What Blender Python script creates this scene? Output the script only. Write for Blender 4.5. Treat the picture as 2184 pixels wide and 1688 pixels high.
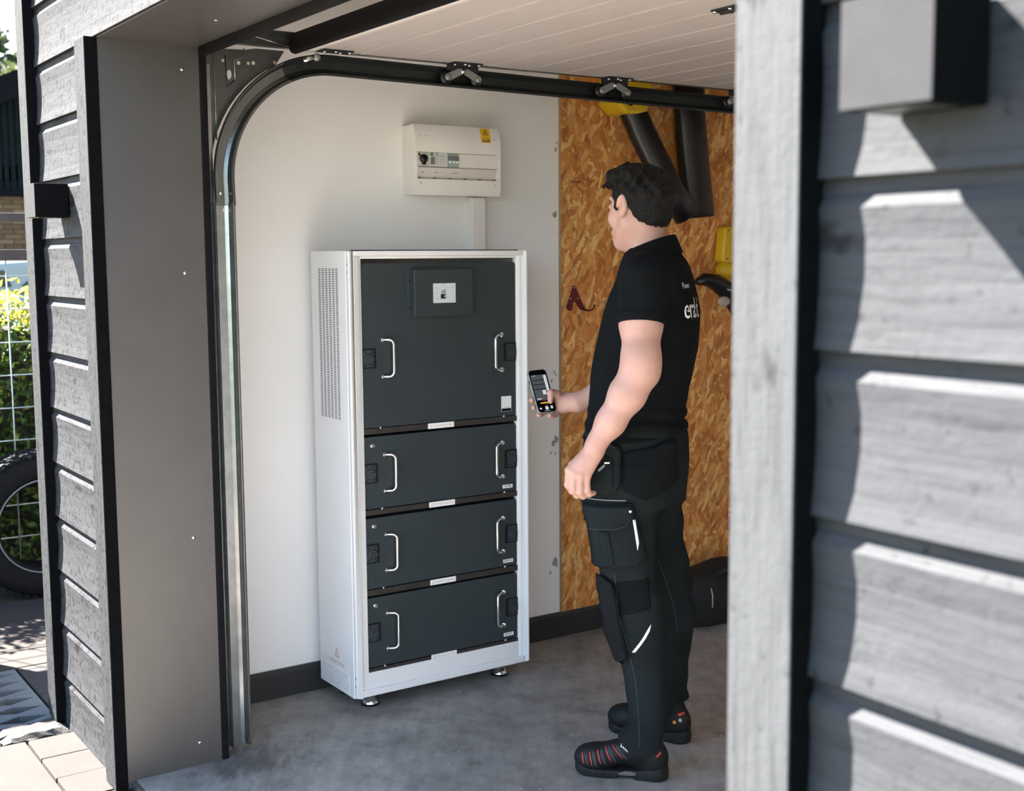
import bpy, bmesh, math, random
import numpy as np
from mathutils import Vector, Matrix
from mathutils.bvhtree import BVHTree

scene = bpy.context.scene
COL = scene.collection
for _o in list(bpy.data.objects):
    bpy.data.objects.remove(_o, do_unlink=True)

# ------------------------------------------------------------------ camera
cam_data = bpy.data.cameras.new('camera')
cam = bpy.data.objects.new('camera', cam_data)
COL.objects.link(cam)
_R = Vector((0.56087, 0.82788, -0.00684)); _U = Vector((-0.08781, 0.06770, 0.99383)); _F = Vector((-0.82323, 0.55681, -0.11067))
_m = Matrix(((_R.x, _U.x, -_F.x), (_R.y, _U.y, -_F.y), (_R.z, _U.z, -_F.z)))
cam.matrix_world = Matrix.Translation((3.4844, -0.9754, 1.5)) @ _m.to_4x4()
cam_data.sensor_fit = 'HORIZONTAL'; cam_data.sensor_width = 36.0
cam_data.lens = 2659.7 / 2184 * 36.0
cam_data.clip_start = 0.05; cam_data.clip_end = 300
cam_data.dof.use_dof = True
cam_data.dof.focus_distance = 3.75
cam_data.dof.aperture_fstop = 4.6
scene.camera = cam

# ------------------------------------------------------------------ sky, sun, exposure
SUN_DIR = Vector((1.93, 1.0, -2.1)).normalized()        # direction the light travels
world = bpy.data.worlds.new('world'); scene.world = world
world.use_nodes = True
_nt = world.node_tree; _nt.nodes.clear()
_sky = _nt.nodes.new('ShaderNodeTexSky'); _sky.sky_type = 'NISHITA'
_sky.sun_disc = False
_sky.sun_elevation = math.asin(-SUN_DIR.z)
_sky.sun_rotation = math.atan2(-SUN_DIR.x, -SUN_DIR.y)
_sky.air_density = 1.0; _sky.dust_density = 0.5; _sky.ozone_density = 1.2
_bg = _nt.nodes.new('ShaderNodeBackground'); _bg.inputs['Strength'].default_value = 0.27
_wo = _nt.nodes.new('ShaderNodeOutputWorld')
_nt.links.new(_sky.outputs[0], _bg.inputs[0]); _nt.links.new(_bg.outputs[0], _wo.inputs[0])
_sd = bpy.data.lights.new('sun', 'SUN'); _sd.energy = 29.0; _sd.angle = math.radians(0.53); _sd.color = (1.0, 0.94, 0.87)
sun = bpy.data.objects.new('sun', _sd); COL.objects.link(sun)
sun.location = (-6, -4, 8)
sun.rotation_euler = SUN_DIR.to_track_quat('-Z', 'Y').to_euler()
scene.view_settings.view_transform = 'Standard'
scene.view_settings.look = 'None'
scene.view_settings.exposure = 1.65
scene.view_settings.gamma = 1.0
scene.view_settings.use_curve_mapping = False
scene.cycles.max_bounces = 12
scene.cycles.diffuse_bounces = 8
scene.cycles.use_denoising = True

# ------------------------------------------------------------------ materials
def srgb(r, g, b):
    f = lambda c: (c/255/12.92) if c/255 <= 0.04045 else ((c/255+0.055)/1.055)**2.4
    return (f(r), f(g), f(b), 1.0)

class NT:
    """tiny node-tree helper"""
    def __init__(s, name):
        s.m = bpy.data.materials.new(name); s.m.use_nodes = True
        s.t = s.m.node_tree; s.n = s.t.nodes
        s.b = s.n['Principled BSDF']
    def add(s, typ, **kw):
        nd = s.n.new(typ)
        for k, v in kw.items():
            if k in nd.inputs: nd.inputs[k].default_value = v
            else: setattr(nd, k, v)
        return nd
    def link(s, a, b): s.t.links.new(a, b)
    def coords(s, scale=(1, 1, 1), rot=(0, 0, 0), kind='Position'):
        tc = s.add('ShaderNodeNewGeometry') if kind == 'Position' else s.add('ShaderNodeTexCoord'); mp = s.add('ShaderNodeMapping')
        src = tc.outputs[kind]
        if any(rot):            # turn first, then stretch
            m0 = s.add('ShaderNodeMapping'); m0.inputs['Rotation'].default_value = rot
            s.link(src, m0.inputs['Vector']); src = m0.outputs[0]
        mp.inputs['Scale'].default_value = scale
        s.link(src, mp.inputs['Vector']); return mp.outputs[0]
    def noise(s, vec, scale, detail=4, rough=0.55, dist=0.0):
        nd = s.add('ShaderNodeTexNoise'); nd.inputs['Scale'].default_value = scale; nd.inputs['Detail'].default_value = detail
        nd.inputs['Roughness'].default_value = rough; nd.inputs['Distortion'].default_value = dist
        s.link(vec, nd.inputs['Vector']); return nd
    def ramp(s, fac, stops):
        nd = s.add('ShaderNodeValToRGB'); cr = nd.color_ramp
        while len(cr.elements) < len(stops): cr.elements.new(0.5)
        for e, (p, c) in zip(cr.elements, stops):
            e.position = p; e.color = c if len(c) == 4 else (*c, 1)
        s.link(fac, nd.inputs[0]); return nd.outputs[0]
    def mix(s, fac, a, b, mode='MIX'):
        nd = s.add('ShaderNodeMix', data_type='RGBA', blend_type=mode)
        for sock, v in ((nd.inputs[0], fac), (nd.inputs[6], a), (nd.inputs[7], b)):
            if isinstance(v, (int, float, tuple)): sock.default_value = v
            else: s.link(v, sock)
        return nd.outputs[2]
    def bump(s, h, strength=0.3, dist=0.01):
        nd = s.add('ShaderNodeBump'); nd.inputs['Strength'].default_value = strength; nd.inputs['Distance'].default_value = dist
        s.link(h, nd.inputs['Height']); s.link(nd.outputs[0], s.b.inputs['Normal']); return nd
    def base(s, c):
        if isinstance(c, tuple): s.b.inputs['Base Color'].default_value = c
        else: s.link(c, s.b.inputs['Base Color'])
    def set(s, rough=0.5, metal=0.0, spec=0.5):
        s.b.inputs['Roughness'].default_value = rough; s.b.inputs['Metallic'].default_value = metal
        s.b.inputs['Specular IOR Level'].default_value = spec; return s.m

def plain(name, col, rough=0.5, metal=0.0, var=0.08, scale=20, bump=0.0, spec=0.5, bscale=None):
    t = NT(name); v = t.coords()
    n = t.noise(v, scale, 4)
    c0 = tuple(max(0, x*(1-var)) for x in col[:3]) + (1,); c1 = tuple(min(1, x*(1+var)) for x in col[:3]) + (1,)
    t.base(t.ramp(n.outputs[0], [(0.3, c0), (0.7, c1)]))
    if bump:
        n2 = t.noise(v, bscale or scale*6, 3); t.bump(n2.outputs[0], bump, 0.002)
    return t.set(rough, metal, spec)

def wood_stain(name, c_dark, c_lite, along='X', rough=0.75, pit=0.28):
    t = NT(name)
    sc = {'X': (3, 40, 40), 'Z': (40, 40, 3)}[along]
    v = t.coords(sc); v2 = t.coords((1, 1, 1))
    g = t.noise(v, 2.2, 6, 0.65, 0.6); f = t.noise(v2, 55, 5, 0.7); k = t.noise(t.coords((5, 5, 9) if along == 'X' else (9, 9, 4)), 1.6, 3, 0.5)
    col = t.ramp(g.outputs[0], [(0.28, c_dark), (0.5, c_lite), (0.8, tuple(x*1.12 for x in c_lite[:3])+(1,))])
    col = t.mix(t.ramp(f.outputs[0], [(pit, (0.8, 0.8, 0.8, 1)), (pit+0.12, (0, 0, 0, 1))]), col, tuple(x*0.30 for x in c_dark[:3])+(1,))
    col = t.mix(t.ramp(k.outputs[0], [(0.30, (0.75, 0.75, 0.75, 1)), (0.36, (0, 0, 0, 1))]), col, tuple(x*0.35 for x in c_dark[:3])+(1,))
    t.base(col)
    h = t.mix(0.5, g.outputs[0], f.outputs[0])
    t.bump(h, 0.55, 0.004)
    return t.set(rough, 0, 0.06)

M = {}
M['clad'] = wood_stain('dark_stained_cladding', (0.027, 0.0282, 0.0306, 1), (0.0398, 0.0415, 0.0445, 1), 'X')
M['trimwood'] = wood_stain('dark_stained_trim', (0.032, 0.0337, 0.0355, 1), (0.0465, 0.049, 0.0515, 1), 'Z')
M['claddim'] = wood_stain('dim_speckled_cladding', (0.0165, 0.0172, 0.0186, 1), (0.0305, 0.0315, 0.0335, 1), 'X', 0.75, 0.36)  # more speckled copy; the weaker sheen on the left is painted in as darkness
M['trimdim'] = wood_stain('dim_speckled_trim', (0.0105, 0.0112, 0.0118, 1), (0.0250, 0.0262, 0.0275, 1), 'Z', 0.75, 0.36)  # trim likewise: extra speckle, and duller sheen put into a darker colour
M['black'] = plain('black_rubber', (0.005, 0.005, 0.0055, 1), 0.7, 0, 0.2, 30, 0.2, 0.12)
M['blackgloss'] = plain('black_plastic', (0.006, 0.006, 0.007, 1), 0.32, 0, 0.2, 30)
M['reveal'] = plain('grey_reveal_metal', (0.098, 0.091, 0.087, 1), 0.40, 0.45, 0.05, 6, 0.05)
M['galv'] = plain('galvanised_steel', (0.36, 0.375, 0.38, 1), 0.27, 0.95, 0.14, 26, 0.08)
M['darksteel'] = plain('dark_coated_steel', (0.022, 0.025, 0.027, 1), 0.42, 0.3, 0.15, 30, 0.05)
M['bolt'] = plain('zinc_bolt', (0.7, 0.72, 0.72, 1), 0.22, 1.0, 0.05, 40)
M['chrome'] = plain('polished_steel', (0.78, 0.76, 0.75, 1), 0.14, 1.0, 0.03, 40)
M['blackhole'] = plain('dark_recess', (0.003, 0.003, 0.003, 1), 0.9, 0, 0.1, 30)

def m_wall():
    t = NT('white_painted_wall'); v = t.coords()
    n = t.noise(v, 3, 4); s = t.noise(v, 60, 3)
    col = t.ramp(n.outputs[0], [(0.3, (0.81, 0.785, 0.768, 1)), (0.7, (0.85, 0.828, 0.812, 1))])
    t.base(col); t.bump(s.outputs[0], 0.08, 0.003)
    return t.set(0.55, 0, 0.35)
M['wall'] = m_wall()
M['ceiling'] = plain('ceiling_board', (0.78, 0.74, 0.70, 1), 0.8, 0, 0.04, 5, 0.1)

def m_osb():
    t = NT('oriented_strand_board')
    cols = [srgb(204, 130, 66), srgb(230, 168, 96), srgb(164, 96, 42), srgb(242, 196, 128), srgb(214, 146, 76), srgb(182, 112, 52)]
    base = t.noise(t.coords((1, 1, 1)), 8, 4)
    col = t.ramp(base.outputs[0], [(0.3, srgb(188, 120, 58)), (0.7, srgb(216, 150, 80))])
    hsum = None
    for i, (ang, sc) in enumerate([(0.1, 0.9), (-0.5, 1.15), (0.75, 1.0), (1.3, 1.3), (-0.9, 1.2), (0.35, 0.85), (-0.2, 1.0), (0.55, 1.3)]):
        mp = t.coords((1, 52*sc, 16*sc), (ang, 0, 0))
        dn = t.noise(t.coords((1, 1, 1)), 22, 2)
        ad = t.add('ShaderNodeMix', data_type='RGBA', blend_type='LINEAR_LIGHT'); ad.inputs[0].default_value = 0.55
        t.link(mp, ad.inputs[6]); t.link(dn.outputs['Color'], ad.inputs[7])
        vo = t.add('ShaderNodeTexVoronoi'); vo.inputs['Scale'].default_value = 1.0; vo.inputs['Randomness'].default_value = 1.0
        t.link(ad.outputs[2], vo.inputs['Vector'])
        sep = t.add('ShaderNodeSeparateColor'); t.link(vo.outputs['Color'], sep.inputs[0])
        msk = t.ramp(sep.outputs[0], [(0.62, (0, 0, 0, 1)), (0.66, (0.9, 0.9, 0.9, 1))])
        pick = t.ramp(sep.outputs[1], [(0.0, cols[i % 6]), (0.35, cols[(i+1) % 6]), (0.6, cols[(i+2) % 6]), (0.8, cols[(i+4) % 6]), (1.0, cols[3] if i % 2 else cols[0])])
        col = t.mix(msk, col, pick)
        hsum = sep.outputs[2] if hsum is None else t.mix(msk, hsum, sep.outputs[2])
    fine = t.noise(t.coords((1, 90, 14), (0.2, 0, 0)), 3, 4)
    col = t.mix(0.4, col, t.ramp(fine.outputs[0], [(0.3, (0.4, 0.38, 0.36, 1)), (0.65, (1.05, 1.05, 1.05, 1))]), 'MULTIPLY')
    spk = t.noise(t.coords((1, 1, 0.6)), 130, 2)
    col = t.mix(t.ramp(spk.outputs[0], [(0.27, (0.8, 0.8, 0.8, 1)), (0.34, (0, 0, 0, 1))]), col, srgb(60, 32, 14))
    t.base(col); t.bump(hsum, 0.25, 0.003)
    return t.set(0.62, 0, 0.35)
M['osb'] = m_osb()

def m_concrete():
    t = NT('concrete_floor'); v = t.coords()
    a = t.noise(v, 1.6, 6, 0.6); b = t.noise(v, 9, 6, 0.65); c = t.noise(t.coords((1.0, 6, 1), (0, 0, 0.6)), 5, 4, 0.7)
    col = t.ramp(a.outputs[0], [(0.3, (0.215, 0.203, 0.182, 1)), (0.55, (0.318, 0.302, 0.272, 1)), (0.75, (0.41, 0.388, 0.345, 1))])
    col = t.mix(0.75, col, t.ramp(b.outputs[0], [(0.28, (0.42, 0.42, 0.42, 1)), (0.5, (0.95, 0.95, 0.95, 1)), (0.70, (1.35, 1.32, 1.28, 1))]), 'MULTIPLY')
    col = t.mix(0.35, col, t.ramp(c.outputs[0], [(0.35, (0.5, 0.48, 0.46, 1)), (0.6, (1, 1, 1, 1))]), 'MULTIPLY')
    for sc, th, cc in ((26, 0.10, (0.62, 0.62, 0.6, 1)), (60, 0.085, (0.66, 0.66, 0.64, 1)), (34, 0.07, (0.03, 0.03, 0.03, 1))):
        vo = t.add('ShaderNodeTexVoronoi'); vo.inputs['Scale'].default_value = sc; t.link(v, vo.inputs['Vector'])
        gate = t.noise(v, sc*0.22, 2)
        d = t.ramp(vo.outputs['Distance'], [(th*0.6, (1, 1, 1, 1)), (th, (0, 0, 0, 1))])
        g = t.ramp(gate.outputs[0], [(0.50, (0, 0, 0, 1)), (0.54, (1, 1, 1, 1))])
        k = t.mix(1.0, d, g, 'MULTIPLY')
        col = t.mix(k, col, cc)
    # dirt trodden in beside the track foot
    ds = t.add('ShaderNodeVectorMath', operation='DISTANCE'); t.link(v, ds.inputs[0]); ds.inputs[1].default_value = (0.06, 0.40, 0.0)
    wb_ = t.noise(t.coords((3, 9, 1), (0, 0, 0.5)), 3, 5, 0.7)
    mm = t.add('ShaderNodeMath', operation='MULTIPLY_ADD'); t.link(wb_.outputs[0], mm.inputs[0]); mm.inputs[1].default_value = 0.45; t.link(ds.outputs['Value'], mm.inputs[2])
    col = t.mix(t.ramp(mm.outputs[0], [(0.26, (0.75, 0.75, 0.75, 1)), (0.44, (0, 0, 0, 1))]), col, (0.045, 0.036, 0.030, 1))
    t.base(col); t.bump(b.outputs[0], 0.12, 0.004)
    return t.set(0.48, 0, 0.45)
M['concrete'] = m_concrete()

def m_paver(name, c0, c1):
    t = NT(name); v = t.coords()
    a = t.noise(v, 5, 5, 0.6); b = t.noise(v, 90, 3, 0.6)
    col = t.ramp(a.outputs[0], [(0.3, c0), (0.7, c1)])
    col = t.mix(0.4, col, t.ramp(b.outputs[0], [(0.3, (0.7, 0.7, 0.7, 1)), (0.6, (1, 1, 1, 1))]), 'MULTIPLY')
    t.base(col); t.bump(b.outputs[0], 0.25, 0.003)
    return t.set(0.85, 0, 0.2)
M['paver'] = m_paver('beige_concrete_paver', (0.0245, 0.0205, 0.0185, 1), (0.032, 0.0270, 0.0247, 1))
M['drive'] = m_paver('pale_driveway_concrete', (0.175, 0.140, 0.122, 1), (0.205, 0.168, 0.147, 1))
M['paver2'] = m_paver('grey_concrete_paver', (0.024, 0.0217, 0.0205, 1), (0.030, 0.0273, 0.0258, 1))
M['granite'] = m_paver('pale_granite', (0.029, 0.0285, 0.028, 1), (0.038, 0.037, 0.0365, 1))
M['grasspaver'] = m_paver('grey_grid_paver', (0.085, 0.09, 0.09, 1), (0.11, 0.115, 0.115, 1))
M['soil'] = plain('dark_soil', (0.030, 0.024, 0.018, 1), 0.95, 0, 0.6, 30, 0.8)
M['sand'] = plain('joint_sand', (0.13, 0.11, 0.095, 1), 0.95, 0, 0.25, 60, 0.4)
M['cabwhite'] = plain('white_powder_coat', (0.80, 0.79, 0.78, 1), 0.38, 0, 0.02, 8, 0.05, 0.45, 300)
M['cabgrey'] = plain('anthracite_powder_coat', (0.030, 0.040, 0.043, 1), 0.42, 0, 0.05, 8, 0.10, 0.45, 500)
M['latch'] = plain('dark_plastic_latch', (0.030, 0.039, 0.043, 1), 0.45, 0, 0.1, 30)
M['strip'] = plain('brushed_dark_strip', (0.085, 0.075, 0.070, 1), 0.42, 0.75, 0.1, 40)
M['label'] = plain('white_label', (0.86, 0.86, 0.85, 1), 0.5, 0, 0.02, 20)
M['ink'] = plain('black_ink', (0.012, 0.012, 0.013, 1), 0.6, 0, 0.05, 20)
M['inkgrey'] = plain('grey_ink', (0.30, 0.31, 0.31, 1), 0.6, 0, 0.05, 20)
M['inkorange'] = plain('orange_print', (0.55, 0.20, 0.06, 1), 0.6, 0, 0.05, 20)
M['inkpale'] = plain('pale_orange_print', (0.66, 0.36, 0.22, 1), 0.6, 0, 0.05, 20)
M['yellow'] = plain('yellow_sticker', (0.80, 0.47, 0.03, 1), 0.45, 0, 0.04, 20)
M['panelwhite'] = plain('white_plastic_panel', (0.80, 0.76, 0.72, 1), 0.35, 0, 0.02, 8)
M['cover'] = plain('translucent_cover', (0.66, 0.60, 0.56, 1), 0.22, 0, 0.02, 8)
M['device'] = plain('grey_device', (0.60, 0.59, 0.57, 1), 0.45, 0, 0.04, 20)
M['teal'] = plain('pale_teal_breaker', (0.30, 0.38, 0.37, 1), 0.4, 0, 0.05, 20)
M['green'] = plain('green_mark', (0.07, 0.24, 0.04, 1), 0.5, 0, 0.05, 20)
M['midgrey'] = plain('mid_grey_plastic', (0.16, 0.165, 0.165, 1), 0.5, 0, 0.05, 20)
M['doorpanel'] = None
M['yelplastic'] = plain('yellow_plastic', (0.62, 0.40, 0.012, 1), 0.4, 0, 0.1, 25)
M['redmetal'] = plain('dark_red_metal', (0.11, 0.004, 0.004, 1), 0.4, 0.1, 0.1, 25)
M['bagcloth'] = plain('black_bag_cloth', (0.006, 0.006, 0.007, 1), 0.8, 0, 0.3, 30, 0.4)
def m_door():
    t = NT('wood_grain_door_panel'); v = t.coords((4, 60, 60))
    g = t.noise(v, 1.5, 5, 0.65); s = t.noise(t.coords(), 220, 3)
    t.base(t.ramp(g.outputs[0], [(0.3, (0.43, 0.395, 0.37, 1)), (0.7, (0.51, 0.47, 0.445, 1))]))
    t.bump(t.mix(0.5, g.outputs[0], s.outputs[0]), 0.35, 0.002)
    return t.set(0.5, 0, 0.4)
M['doorpanel'] = m_door()

# ------------------------------------------------------------------ builders
WORG = {}                      # world origin of every object
class MB:
    """collects simple shapes; build() links them as one mesh object"""
    def __init__(s): s.v = []; s.f = []
    def add(s, vs, fs):
        o = len(s.v); s.v += [tuple(p) for p in vs]; s.f += [tuple(i+o for i in f) for f in fs]; return s
    def box(s, x0, x1, y0, y1, z0, z1):
        v = [(x, y, z) for x in (x0, x1) for y in (y0, y1) for z in (z0, z1)]
        return s.add(v, [(0, 1, 3, 2), (4, 6, 7, 5), (0, 4, 5, 1), (2, 3, 7, 6), (0, 2, 6, 4), (1, 5, 7, 3)])
    def prism(s, poly, axis, a, b):
        """poly: list of (p,q); axis 0: p=y q=z ; axis 1: p=x q=z ; axis 2: p=x q=y ; extruded from a to b"""
        n = len(poly)
        def P(p, q, t): return ((t, p, q), (p, t, q), (p, q, t))[axis]
        v = [P(p, q, a) for p, q in poly] + [P(p, q, b) for p, q in poly]
        f = [tuple(range(n))[::-1], tuple(range(n, 2*n))] + [(i, (i+1) % n, n+(i+1) % n, n+i) for i in range(n)]
        return s.add(v, f)
    def cyl(s, p0, p1, r0, r1=None, n=16, cap=True):
        r1 = r0 if r1 is None else r1
        return s.tube([p0, p1], [r0, r1], n, cap)
    def tube(s, path, r, n=10, cap=True):
        path = [Vector(p) for p in path]
        rs = r if isinstance(r, (list, tuple)) else [r]*len(path)
        vs, fs = [], []
        t0 = (path[1]-path[0]).normalized()
        ref = Vector((0, 0, 1)) if abs(t0.z) < 0.9 else Vector((1, 0, 0))
        nrm = t0.cross(ref).normalized()
        for i, p in enumerate(path):
            if i == 0: t = path[1]-path[0]
            elif i == len(path)-1: t = path[-1]-path[-2]
            else: t = (path[i+1]-path[i]).normalized() + (path[i]-path[i-1]).normalized()
            t.normalize()
            nrm = (nrm - t*nrm.dot(t)).normalized(); b = t.cross(nrm)
            for k in range(n):
                a = 2*math.pi*k/n; vs.append(p + (nrm*math.cos(a)+b*math.sin(a))*rs[i])
        for i in range(len(path)-1):
            for k in range(n):
                fs.append((i*n+k, i*n+(k+1) % n, (i+1)*n+(k+1) % n, (i+1)*n+k))
        if cap:
            fs.append(tuple(range(n))[::-1]); fs.append(tuple(range((len(path)-1)*n, len(path)*n)))
        return s.add(vs, fs)
    def lathe(s, prof, c, axis=(0, 0, 1), n=24):
        """prof: (r, h) along axis from point c"""
        ax = Vector(axis).normalized(); ref = Vector((1, 0, 0)) if abs(ax.x) < 0.9 else Vector((0, 1, 0))
        e1 = ax.cross(ref).normalized(); e2 = ax.cross(e1); c = Vector(c); vs, fs = [], []
        for r, h in prof:
            for k in range(n):
                a = 2*math.pi*k/n; vs.append(c+ax*h+(e1*math.cos(a)+e2*math.sin(a))*r)
        for i in range(len(prof)-1):
            for k in range(n): fs.append((i*n+k, i*n+(k+1) % n, (i+1)*n+(k+1) % n, (i+1)*n+k))
        fs.append(tuple(range(n))[::-1]); fs.append(tuple(range((len(prof)-1)*n, len(prof)*n)))
        return s.add(vs, fs)
    def sphere(s, c, r, n=12, m=8, sc=(1, 1, 1)):
        vs, fs = [], []
        for i in range(m+1):
            th = math.pi*i/m
            for k in range(n):
                a = 2*math.pi*k/n
                vs.append((c[0]+r*sc[0]*math.sin(th)*math.cos(a), c[1]+r*sc[1]*math.sin(th)*math.sin(a), c[2]+r*sc[2]*math.cos(th)))
        for i in range(m):
            for k in range(n): fs.append((i*n+k, (i+1)*n+k, (i+1)*n+(k+1) % n, i*n+(k+1) % n))
        return s.add(vs, fs)
    def xform(s, M4, start=0):
        s.v[start:] = [tuple(M4 @ Vector(p)) for p in s.v[start:]]; return s
    def build(s, name, mat, parent=None, bevel=0.0, smooth=False, seg=2, origin=None):
        me = bpy.data.meshes.new(name)
        vs = np.array(s.v, float)
        lo, hi = vs.min(0), vs.max(0)
        org = Vector(origin) if origin is not None else Vector(((lo[0]+hi[0])/2, (lo[1]+hi[1])/2, lo[2]))
        me.from_pydata([tuple(Vector(p)-org) for p in s.v], [], s.f)
        me.validate(); 
        bm = bmesh.new(); bm.from_mesh(me)
        bmesh.ops.remove_doubles(bm, verts=bm.verts, dist=1e-6)
        bmesh.ops.recalc_face_normals(bm, faces=bm.faces); bm.to_mesh(me); bm.free()
        return link(name, me, mat, parent, org, bevel, smooth, seg)

def link(name, me, mat, parent=None, org=(0, 0, 0), bevel=0.0, smooth=False, seg=2):
    if mat is not None:
        me.materials.append(M[mat] if isinstance(mat, str) else mat)
    o = bpy.data.objects.new(name, me); COL.objects.link(o)
    WORG[o.name] = Vector(org)
    if parent is not None:
        o.parent = parent; o.location = Vector(org)-WORG[parent.name]
    else:
        o.location = org
    if smooth:
        me.polygons.foreach_set('use_smooth', [True]*len(me.polygons))
    if bevel:
        md = o.modifiers.new('bevel', 'BEVEL'); md.width = bevel; md.segments = seg; md.limit_method = 'ANGLE'; md.angle_limit = math.radians(40)
        me.polygons.foreach_set('use_smooth', [True]*len(me.polygons))
        wn = o.modifiers.new('wn', 'WEIGHTED_NORMAL'); wn.keep_sharp = False; wn.weight = 60
    return o

def empty(name, loc):
    o = bpy.data.objects.new(name, None); COL.objects.link(o); o.location = loc; o.empty_display_size = 0.1
    WORG[o.name] = Vector(loc); return o
def tag(o, label=None, cat=None, group=None, kind=None):
    if label: o['label'] = label
    if cat: o['category'] = cat
    if group: o['group'] = group
    if kind: o['kind'] = kind
    return o
def thing(name, loc, label, cat, group=None): return tag(empty(name, loc), label, cat, group)
def inst(src, name, org, parent=None):
    """another piece sharing the mesh of src, at world origin org"""
    o = bpy.data.objects.new(name, src.data); COL.objects.link(o); WORG[o.name] = Vector(org)
    for md in src.modifiers:
        n = o.modifiers.new(md.name, md.type)
        if md.type == 'BEVEL': n.width = md.width; n.segments = md.segments; n.limit_method = 'ANGLE'; n.angle_limit = md.angle_limit
    if parent is not None: o.parent = parent; o.location = Vector(org)-WORG[parent.name]
    else: o.location = org
    return o
def text_mesh(txt, size):
    """flat triangulated outline of a string: vertices (x,y) and faces"""
    cu = bpy.data.curves.new('txt', 'FONT'); cu.body = txt; cu.size = size; cu.resolution_u = 2
    o = bpy.data.objects.new('txt', cu); COL.objects.link(o)
    dg = bpy.context.evaluated_depsgraph_get(); dg.update()
    me = o.evaluated_get(dg).to_mesh()
    vs = [(v.co.x, v.co.y) for v in me.vertices]; fs = [tuple(p.vertices) for p in me.polygons]
    o.evaluated_get(dg).to_mesh_clear(); bpy.data.objects.remove(o, do_unlink=True); bpy.data.curves.remove(cu)
    return vs, fs
def text_part(txt, w, h, c, ex, ey, name, mat, parent, off=0.0004):
    """string fitted into a w x h box centred on c, spanned by ex, ey; a flat print"""
    vs, fs = text_mesh(txt, 1.0)
    a = np.array(vs); lo, hi = a.min(0), a.max(0)
    a = (a-(lo+hi)/2)/(hi-lo)*np.array([w, h])
    ex, ey = Vector(ex), Vector(ey); nz = ex.cross(ey)
    mb = MB(); mb.add([Vector(c)+ex*p[0]+ey*p[1]+nz*off for p in a], fs)
    me = bpy.data.meshes.new(name); org = Vector(c)
    me.from_pydata([tuple(Vector(p)-org) for p in mb.v], [], mb.f)
    return link(name, me, mat, parent, org)
def flat(poly, c, ex, ey, name, mat, parent, off=0.0004, th=0.0):
    ex, ey = Vector(ex), Vector(ey); nz = ex.cross(ey); org = Vector(c)
    n = len(poly)
    vs = [ex*p+ey*q+nz*off for p, q in poly]
    if th:
        vs += [ex*p+ey*q+nz*(off-th) for p, q in poly]
        fs = [tuple(range(n)), tuple(range(n, 2*n))[::-1]]+[(i, n+i, n+(i+1) % n, (i+1) % n) for i in range(n)]
    else: fs = [tuple(range(n))]
    me = bpy.data.meshes.new(name); me.from_pydata([tuple(v) for v in vs], [], fs)
    return link(name, me, mat, parent, org)
def rrect(w, h, r, n=4):
    pts = []
    for cx, cy, a0 in ((w/2-r, h/2-r, 0), (-w/2+r, h/2-r, 90), (-w/2+r, -h/2+r, 180), (w/2-r, -h/2+r, 270)):
        for k in range(n+1):
            a = math.radians(a0+90*k/n); pts.append((cx+r*math.cos(a), cy+r*math.sin(a)))
    return pts
EX, EY, EZ = Vector((1, 0, 0)), Vector((0, 1, 0)), Vector((0, 0, 1))
random.seed(7)
# ================================================================== the setting
GZ = -0.025                                    # outside ground level
WX = -0.411                                    # inner face of the left side wall
OPX = 2.478                                    # right edge of the opening
YI = 0.33                                      # inner face of the front wall
def struct(o, label=None): return tag(o, label, None, None, 'structure')

floor = struct(MB().box(-0.45, 3.1, 0.06, 4.7, -0.14, 0.0).build('floor', 'concrete'), 'grey stained concrete garage floor')
MB().box(-0.0, OPX, 0.045, 0.0595, -0.13, -0.001).build('threshold_edge_strip', 'galv', floor, 0.002)
wall_left = struct(MB().box(-0.70, WX, YI, 4.7, -0.1, 2.60).build('wall_left', 'wall'), 'white painted side wall inside the garage')
struct(MB().box(-0.70, 3.2, 4.7, 4.9, -0.1, 2.60).build('wall_back', 'wall'), 'white back wall of the garage')
struct(MB().box(3.0, 3.2, YI, 4.7, -0.1, 2.60).build('wall_right', 'wall'), 'white right-hand wall of the garage')
struct(MB().box(-0.69, 3.19, YI, 4.75, 2.42, 2.47).build('ceiling', 'ceiling'), 'beige ceiling above the open door')
core = MB()
core.box(-0.715, -0.006, 0.058, YI, -0.12, 2.62)
core.box(OPX+0.006, 5.0, 0.058, YI, -0.12, 2.62)
core.box(-0.006, OPX+0.006, 0.058, YI, 2.10, 2.62)
wall_front = struct(core.build('wall_front', 'wall'), 'dark-stained timber clad front wall around the garage opening')
struct(MB().box(-0.715, -0.70, YI, 4.9, -0.12, 2.62).build('wall_outer', 'clad'), 'outer left side of the garage')
rf = MB(); rf.box(-0.9, 5.2, -0.03, 5.0, 2.66, 2.78)
struct(rf.build('roof', 'black'), 'flat dark roof edge of the garage')

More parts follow.
